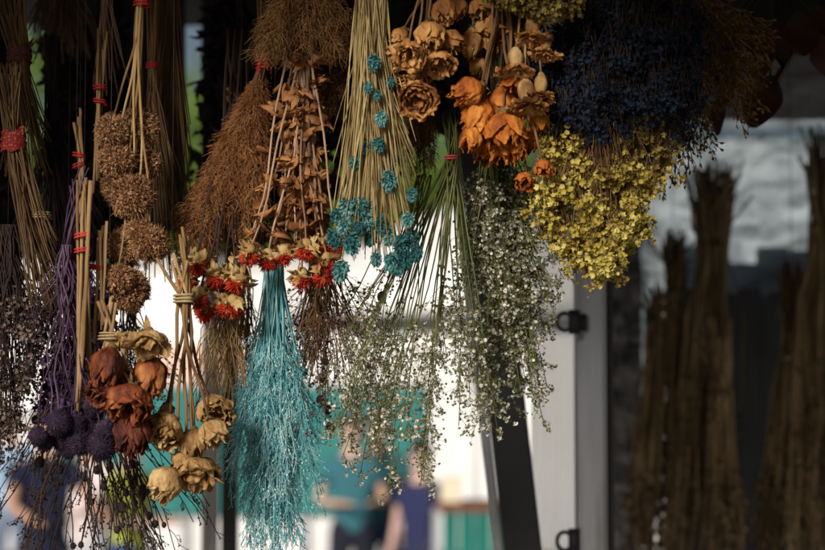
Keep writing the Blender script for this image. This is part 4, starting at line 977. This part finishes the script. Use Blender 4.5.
for i in range(4): bx('skirt_panel', simple('teal_cloth', (.012, .15, .12), .9, scale=4), tt_, xs[i] + .003, xs[i + 1] - .003, Y0 + .03, Y0 + .05, .05, zpx(512, D) - .002)
for x in (xs[0] - .03, xs[-1] + .03):
    for y in (.06, .62): bx('leg', M_steel, tt_, x - .02, x + .02, Y0 + y, Y0 + y + .04, 0, zpx(512, D) - .002)
o = bx('cream_box', simple('cream_card', (.75, .66, .5), .8), None, xpx(441, D), xpx(462, D), Y0 + .1, Y0 + .35, zpx(503, D) + .002, zpx(478, D), .005); tag(o, 'cream box standing on the brown table top', 'box')
D = 8.6; Y0 = ypx(D); mq = thing('backlight_screen', 'white screen added behind the stall to backlight the plastic sheet', 'backlight_screen', (xpx(860, D), Y0, 0))  # sunlit white screen added to send light through the plastic sheet
bx('backlight_panel', M_wall, mq, xpx(640, D), xpx(1300, D), Y0, Y0 + .02, .05, 2.9)
for x in (640, 860, 1080, 1300): bx('pole', M_steel, mq, xpx(x, D) - .025, xpx(x, D) + .025, Y0 - .055, Y0 - .003, 0, 2.95)
bx('top_rail', M_steel, mq, xpx(640, D) - .03, xpx(1300, D) + .03, Y0 - .055, Y0 - .003, 2.952, 3.0)
# parasol
def parasol():
    D = 13.5; cx, cz = 474, 204; C0 = at(cx, cz, D); Rr = 1.05
    root = thing('market_parasol', 'big white market parasol behind the hanging flowers', 'parasol', (C0[0], C0[1], 0)); b = MB(); n = 8; rows = 7; V = []; Q = []
    zb = zpx(320, D)
    for j in range(rows + 1):
        t = j / rows
        for i in range(n * 4):
            a = 2 * math.pi * i / (n * 4) + .2; sc_ = 1 - .06 * abs(math.sin(a * n / 2)) * t
            r_ = Rr * t * sc_ * 1.35; V.append((C0[0] + r_ * math.cos(a), C0[1] + r_ * math.sin(a), C0[2] - (C0[2] - zb) * t ** 1.5 * .85))
    for j in range(rows):
        for i in range(n * 4): a = j * n * 4 + i; c_ = j * n * 4 + (i + 1) % (n * 4); Q.append((a, c_, c_ + n * 4, a + n * 4))
    k = len(V)
    for i in range(n * 4): x, y, z = V[rows * n * 4 + i]; V.append((x, y, z - .16))
    for i in range(n * 4): a = rows * n * 4 + i; c_ = rows * n * 4 + (i + 1) % (n * 4); Q.append((a, c_, k + (i + 1) % (n * 4), k + i))
    b.add(V, Q); o = b.build('canopy', simple('parasol_canvas', (.82, .82, .80), .9, bump=.1), root); o.modifiers.new('s', 'SOLIDIFY').thickness = .006
    p = MB(); p.tubes(np.array([[[C0[0], C0[1], .05], [C0[0], C0[1], C0[2] + .05]]]), np.full((1, 2), .03), 10); p.build('pole', M_wall, root)
    for i in range(n):
        a = 2 * math.pi * i / n + .2; q = MB(); q.tubes(np.array([[[C0[0], C0[1], C0[2] - .04], [C0[0] + Rr * 1.3 * math.cos(a), C0[1] + Rr * 1.3 * math.sin(a), zb + .14]]]), np.full((1, 2), .009), 5); q.build('rib', M_wood, root)
    q = MB(); q.tubes(np.array([[[C0[0], C0[1], 0.003], [C0[0], C0[1], .08]]]), np.full((1, 2), .3), 16); q.build('base', M_steel, root)
parasol()
# trees and hedge
M_leafg = mat('tree_leaf', [(.06, .12, .012), (.16, .28, .03), (.30, .42, .06)], rough=.6, bump=0, trans=.35, scale=1)
M_bark = mat('bark', [(.05, .035, .025), (.14, .10, .07)], scale=8, bscale=20)
def tree(px, D, ytop, h0, w, label, n=9000):
    p = at(px, 400, D); root = thing('tree', label, 'tree', (p[0], p[1], 0), 'trees behind the white building'); zt = zpx(ytop, D)
    tr = MB(); bt = Batch(); K = 8; bt.add(path((p[0], p[1], 0), (p[0] + U(-.3, .3), p[1], h0 + (zt - h0) * .6), K, .02), np.linspace(.22, .08, K), 8)
    cl = []
    for i in range(46):
        v = nrm(RG.normal(size=3)) * U(.35, 1) ; q = np.array([p[0] + v[0] * w, p[1] + v[1] * w, (h0 + zt) / 2 + v[2] * (zt - h0) / 2]); cl.append(q)
        if i % 3 == 0: bt.add(path((p[0], p[1], h0 * U(.9, 1.4)), q, 6, .08), np.linspace(.07, .02, 6), 5)
    bt.flush(tr); tr.build('trunk', M_bark, root); f = MB(); cl = np.array(cl); k = RG.integers(0, len(cl), n); g = RG.normal(size=(n, 3)) * w * .17
    f.stamp(T_CH, cl[k] + g, frames(RG.normal(size=(n, 3))), .17 * RG.uniform(.6, 1.3, n)); f.build('crown', M_leafg, root)
for args in [(-60, 34, 20, 1.6, 2.6, 'light green tree at the far left behind the building'), (45, 36, -30, 1.6, 2.9, 'light green tree glimpsed through the gap left of the twigs'), (150, 38, 60, 1.8, 2.6, 'low light green tree behind the seedheads'),
             (235, 35, 30, 1.8, 2.4, 'rounded light green tree behind the plume'), (340, 38, 60, 1.8, 2.7, 'green tree behind the thistle stems'), (440, 34, 60, 1.6, 2.6, 'bright green tree showing above the white parasol'), (550, 37, 20, 1.8, 2.8, 'green tree behind the yellow statice')]:
    tree(*args)
b = MB(); o = None

# ------------------------------------------------------------------ people
def person(px, D, label, height=1.7, shirt=(.3, .3, .3), trous=(.05, .05, .08), skin=(.55, .32, .22), hair=(.05, .03, .02), turn=0, pose='stand', dy=0):
    p = at(px, 400, D); root = thing('person', label, 'person', (p[0], p[1] + dy, 0)); root.rotation_euler = (0, 0, turn); s = height / 1.75
    arm = {'stand': ((.23, 0, 1.10), (.24, -.08, .86)), 'hold': ((.25, .02, 1.12), (.12, -.27, 1.12)), 'reach': ((.25, -.16, 1.18), (.22, -.42, 1.12)), 'carry': ((.26, .04, 1.12), (.27, -.02, .86))}[pose]
    def sk(name, pts, edges, rad, m, lv=2):
        me = bpy.data.meshes.new(name); me.from_pydata([tuple(c * s for c in q) for q in pts], edges, []); me.materials.append(m)
        o = bpy.data.objects.new(name, me); COL.objects.link(o); o.parent = root
        k = o.modifiers.new('skin', 'SKIN'); k.use_smooth_shade = True
        for i, v in enumerate(me.skin_vertices[0].data):
            r_ = rad[i]; v.radius = (r_[0] * s, r_[1] * s) if isinstance(r_, tuple) else (r_ * s, r_ * s)
        me.skin_vertices[0].data[0].use_root = True; u = o.modifiers.new('sub', 'SUBSURF'); u.levels = lv; u.render_levels = lv
        return o
    ms = simple('skin', skin, .55, bump=0); mt = simple('shirt', shirt, .9, bump=0); mj = simple('trousers', trous, .9, bump=0); mh = simple('hair', hair, .7, bump=0); mo = simple('shoe', (.03, .03, .03), .6, bump=0)
    P = [(0, 0, .95), (0, .0, 1.15), (0, .01, 1.38), (0, 0, 1.50), (0, -.01, 1.60), (0, -.015, 1.70)]; E = [(0, 1), (1, 2), (2, 3), (3, 4), (4, 5)]; Rd = [(.13, .10), (.12, .09), (.13, .09), .05, (.07, .085), (.06, .075)]
    for sx in (-1, 1):
        b_ = len(P); e_, h_ = arm
        if pose == 'carry' and sx < 0: e_, h_ = ((.23, 0, 1.10), (.24, -.08, .86))
        P += [(sx * .17, .01, 1.41), (sx * e_[0], e_[1], e_[2]), (sx * h_[0], h_[1], h_[2]), (sx * .09, 0, .85), (sx * .10, -.01, .48), (sx * .10, .01, .09), (sx * .105, -.10, .035)]
        E += [(2, b_), (b_, b_ + 1), (b_ + 1, b_ + 2), (0, b_ + 3), (b_ + 3, b_ + 4), (b_ + 4, b_ + 5), (b_ + 5, b_ + 6)]; Rd += [.05, .038, .026, .08, .055, .038, .035]
        d_ = nrm(np.array(h_) - np.array(e_)); hp = np.array([sx * h_[0], h_[1], h_[2]]); dd = np.array([sx * d_[0], d_[1], d_[2]])
        pm = len(P); P.append(tuple(hp + dd * .06)); E.append((b_ + 2, pm)); Rd.append((.035, .02))
        for f in range(4):
            k = len(P); o_ = np.array([.0, (f - 1.5) * .018, 0]); P += [tuple(hp + dd * .10 + o_), tuple(hp + dd * (.14 + (.02 if f in (1, 2) else 0)) + o_ + np.array([-sx * .015, 0, 0]))]; E += [(pm, k), (k, k + 1)]; Rd += [.010, .008]
        k = len(P); P += [tuple(hp + dd * .05 + np.array([-sx * .02, -.035, 0])), tuple(hp + dd * .09 + np.array([-sx * .03, -.05, 0]))]; E += [(b_ + 2, k), (k, k + 1)]; Rd += [.011, .009]
    body = sk('body', P, E, Rd, ms, 1)
    e_, h_ = arm; P = [(0, 0, .84), (0, 0, 1.12), (0, .01, 1.37), (0, 0, 1.46)]; E = [(0, 1), (1, 2), (2, 3)]; Rd = [(.165, .125), (.145, .11), (.155, .11), .07]
    for sx in (-1, 1):
        b_ = len(P); P += [(sx * .175, .01, 1.40), (sx * (.17 + e_[0]) / 2, e_[1] * .6, (1.40 + e_[2]) / 2 - .02)]; E += [(2, b_), (b_, b_ + 1)]; Rd += [.068, .062]
    sk('shirt', P, E, Rd, mt)
    P = [(0, 0, .96), (0, 0, 1.06)]; E = [(0, 1)]; Rd = [(.155, .115), (.15, .115)]
    for sx in (-1, 1):
        b_ = len(P); P += [(sx * .09, 0, .84), (sx * .10, -.01, .48), (sx * .10, .01, .10)]; E += [(0, b_), (b_, b_ + 1), (b_ + 1, b_ + 2)]; Rd += [.098, .075, .06]
    sk('trousers', P, E, Rd, mj)
    hb = MB(); tv, tq, tt2 = t_blob(3, 16, 12, .08)
    V = tv * np.array([.088, .1, .1]) + np.array([0, .02, 1.69]); V = V[:]; V[:, 1] = np.maximum(V[:, 1], -.045); V[:, 2] = np.where(V[:, 1] < 0, np.maximum(V[:, 2], 1.70), V[:, 2])
    me_org = parent_origin(root); hb.add(V * s + np.array(me_org), tq); o = hb.build('hair', mh, root)
    org = np.array(me_org)
    for nm, pos, rr0, mm in (('nose', (0, -.092, 1.635), .016, ms), ('ear', (-.078, 0, 1.64), .02, ms), ('ear', (.078, 0, 1.64), .02, ms), ('eye', (-.03, -.083, 1.665), .009, mo), ('eye', (.03, -.083, 1.665), .009, mo)):
        fb = MB(); fb.stamp(t_blob(1, 8, 6, 0, 1.3 if nm != 'eye' else .8), org + s * np.array([pos]), frames(np.array([[0, -.3 if nm == 'nose' else 0, -1.0]])), rr0 * s); fb.build(nm, mm, root)
    lb = MB(); lb.stamp(t_blob(1, 8, 6, 0, .35), org + s * np.array([[0, -.08, 1.595]]), frames(np.array([[0, 0, 1.0]])), .022 * s); lb.build('mouth', simple('lips', (.4, .15, .12), .6, bump=0), root)
    for sx in (-1, 1):
        sb = MB(); V = tv * np.array([.048, .13, .045]) + np.array([sx * .105, -.045, .045]); sb.add(V * s + org, tq); sb.build('shoe', mo, root)
    return root
person(46, 11.5, 'shopper in a navy top with a bare forearm, behind the globe thistles', 1.72, (.012, .018, .05), (.02, .02, .03), pose='reach', turn=.5)
person(12, 16, 'shopper in a pale blue shirt at the far left', 1.75, (.30, .45, .62), (.2, .25, .35), pose='stand', turn=.2)
person(88, 13, 'shopper in a white and pink top seen through the wiry stems', 1.65, (.72, .62, .62), (.5, .5, .52), hair=(.3, .03, .02), pose='hold', turn=-.3)
person(131, 12, 'shopper in a yellow-green top and blue jeans behind the rust roses', 1.62, (.42, .45, .07), (.03, .06, .2), skin=(.6, .4, .32), pose='hold', turn=1.1)
person(352, 14, 'shopper in a turquoise shirt and dark trousers with a pale face', 1.68, (.04, .16, .20), (.015, .017, .03), skin=(.66, .42, .32), pose='hold', turn=.2)
person(379, 14.6, 'brown-haired shopper in a teal shirt behind the baby\'s breath', 1.70, (.04, .14, .16), (.03, .06, .16), skin=(.4, .2, .12), hair=(.09, .04, .02), pose='stand', turn=-.3)
person(420, 13, 'shopper in a navy blouse with bare pink arms next to the brown table', 1.5, (.025, .03, .09), (.03, .03, .06), skin=(.66, .42, .36), pose='carry', turn=-.6)
D = 15.5
p = at(395, 530, D); bb = MB(); tv, tq, t0_ = t_blob(7, 14, 10, .25); V = tv * np.array([.2, .12, .3]); V[:, 2] = np.maximum(V[:, 2], -.26); bb.add(V + np.array([p[0], p[1], .262]), tq)
o = bb.build('shopping_bag', M_wall, loc=(p[0], p[1], 0)); tag(o, 'plump white shopping bag on the ground behind the shoppers', 'bag')

# ================================================================== LIGHT, WORLD, CAMERA
EL, AZ = R(20), R(-22)   # sun behind the camera, a little to the left
w = bpy.data.worlds.new('World'); sc.world = w; w.use_nodes = True; nt = w.node_tree
sky = nt.nodes.new('ShaderNodeTexSky'); sky.sky_type = 'NISHITA'; sky.sun_disc = False; sky.sun_elevation = EL; sky.sun_rotation = math.pi - AZ if False else math.pi + AZ * -1
sky.air_density = 1.0; sky.dust_density = 3.0; sky.ozone_density = .6
bg = nt.nodes['Background']; nt.links.new(sky.outputs[0], bg.inputs[0]); bg.inputs[1].default_value = .05
sd = Vector((math.sin(AZ) * math.cos(EL), -math.cos(AZ) * math.cos(EL), math.sin(EL)))   # towards the sun
sky.sun_rotation = math.atan2(sd.x, sd.y)
l = bpy.data.lights.new('sun', 'SUN'); l.energy = 4.3; l.angle = R(15); l.color = (1.0, .95, .89)
lo = bpy.data.objects.new('sun', l); COL.objects.link(lo); lo.rotation_euler = (-sd).to_track_quat('-Z', 'Y').to_euler(); lo.location = sd * 20
cam = bpy.data.cameras.new('camera'); co = bpy.data.objects.new('camera', cam); COL.objects.link(co); sc.camera = co
co.location = Vector([float(v) for v in CAM]); co.rotation_euler = (R(90) + PITCH, 0, 0)
cam.lens = 85; cam.sensor_width = 36; cam.clip_start = .05; cam.clip_end = 2000
cam.dof.use_dof = True; cam.dof.focus_distance = 1.92; cam.dof.aperture_fstop = 5.0
sc.view_settings.view_transform = 'Standard'; sc.view_settings.look = 'None'; sc.view_settings.exposure = 0.0; sc.view_settings.gamma = 1.0
sc.cycles.use_denoising = True; sc.cycles.max_bounces = 6; sc.cycles.transparent_max_bounces = 8
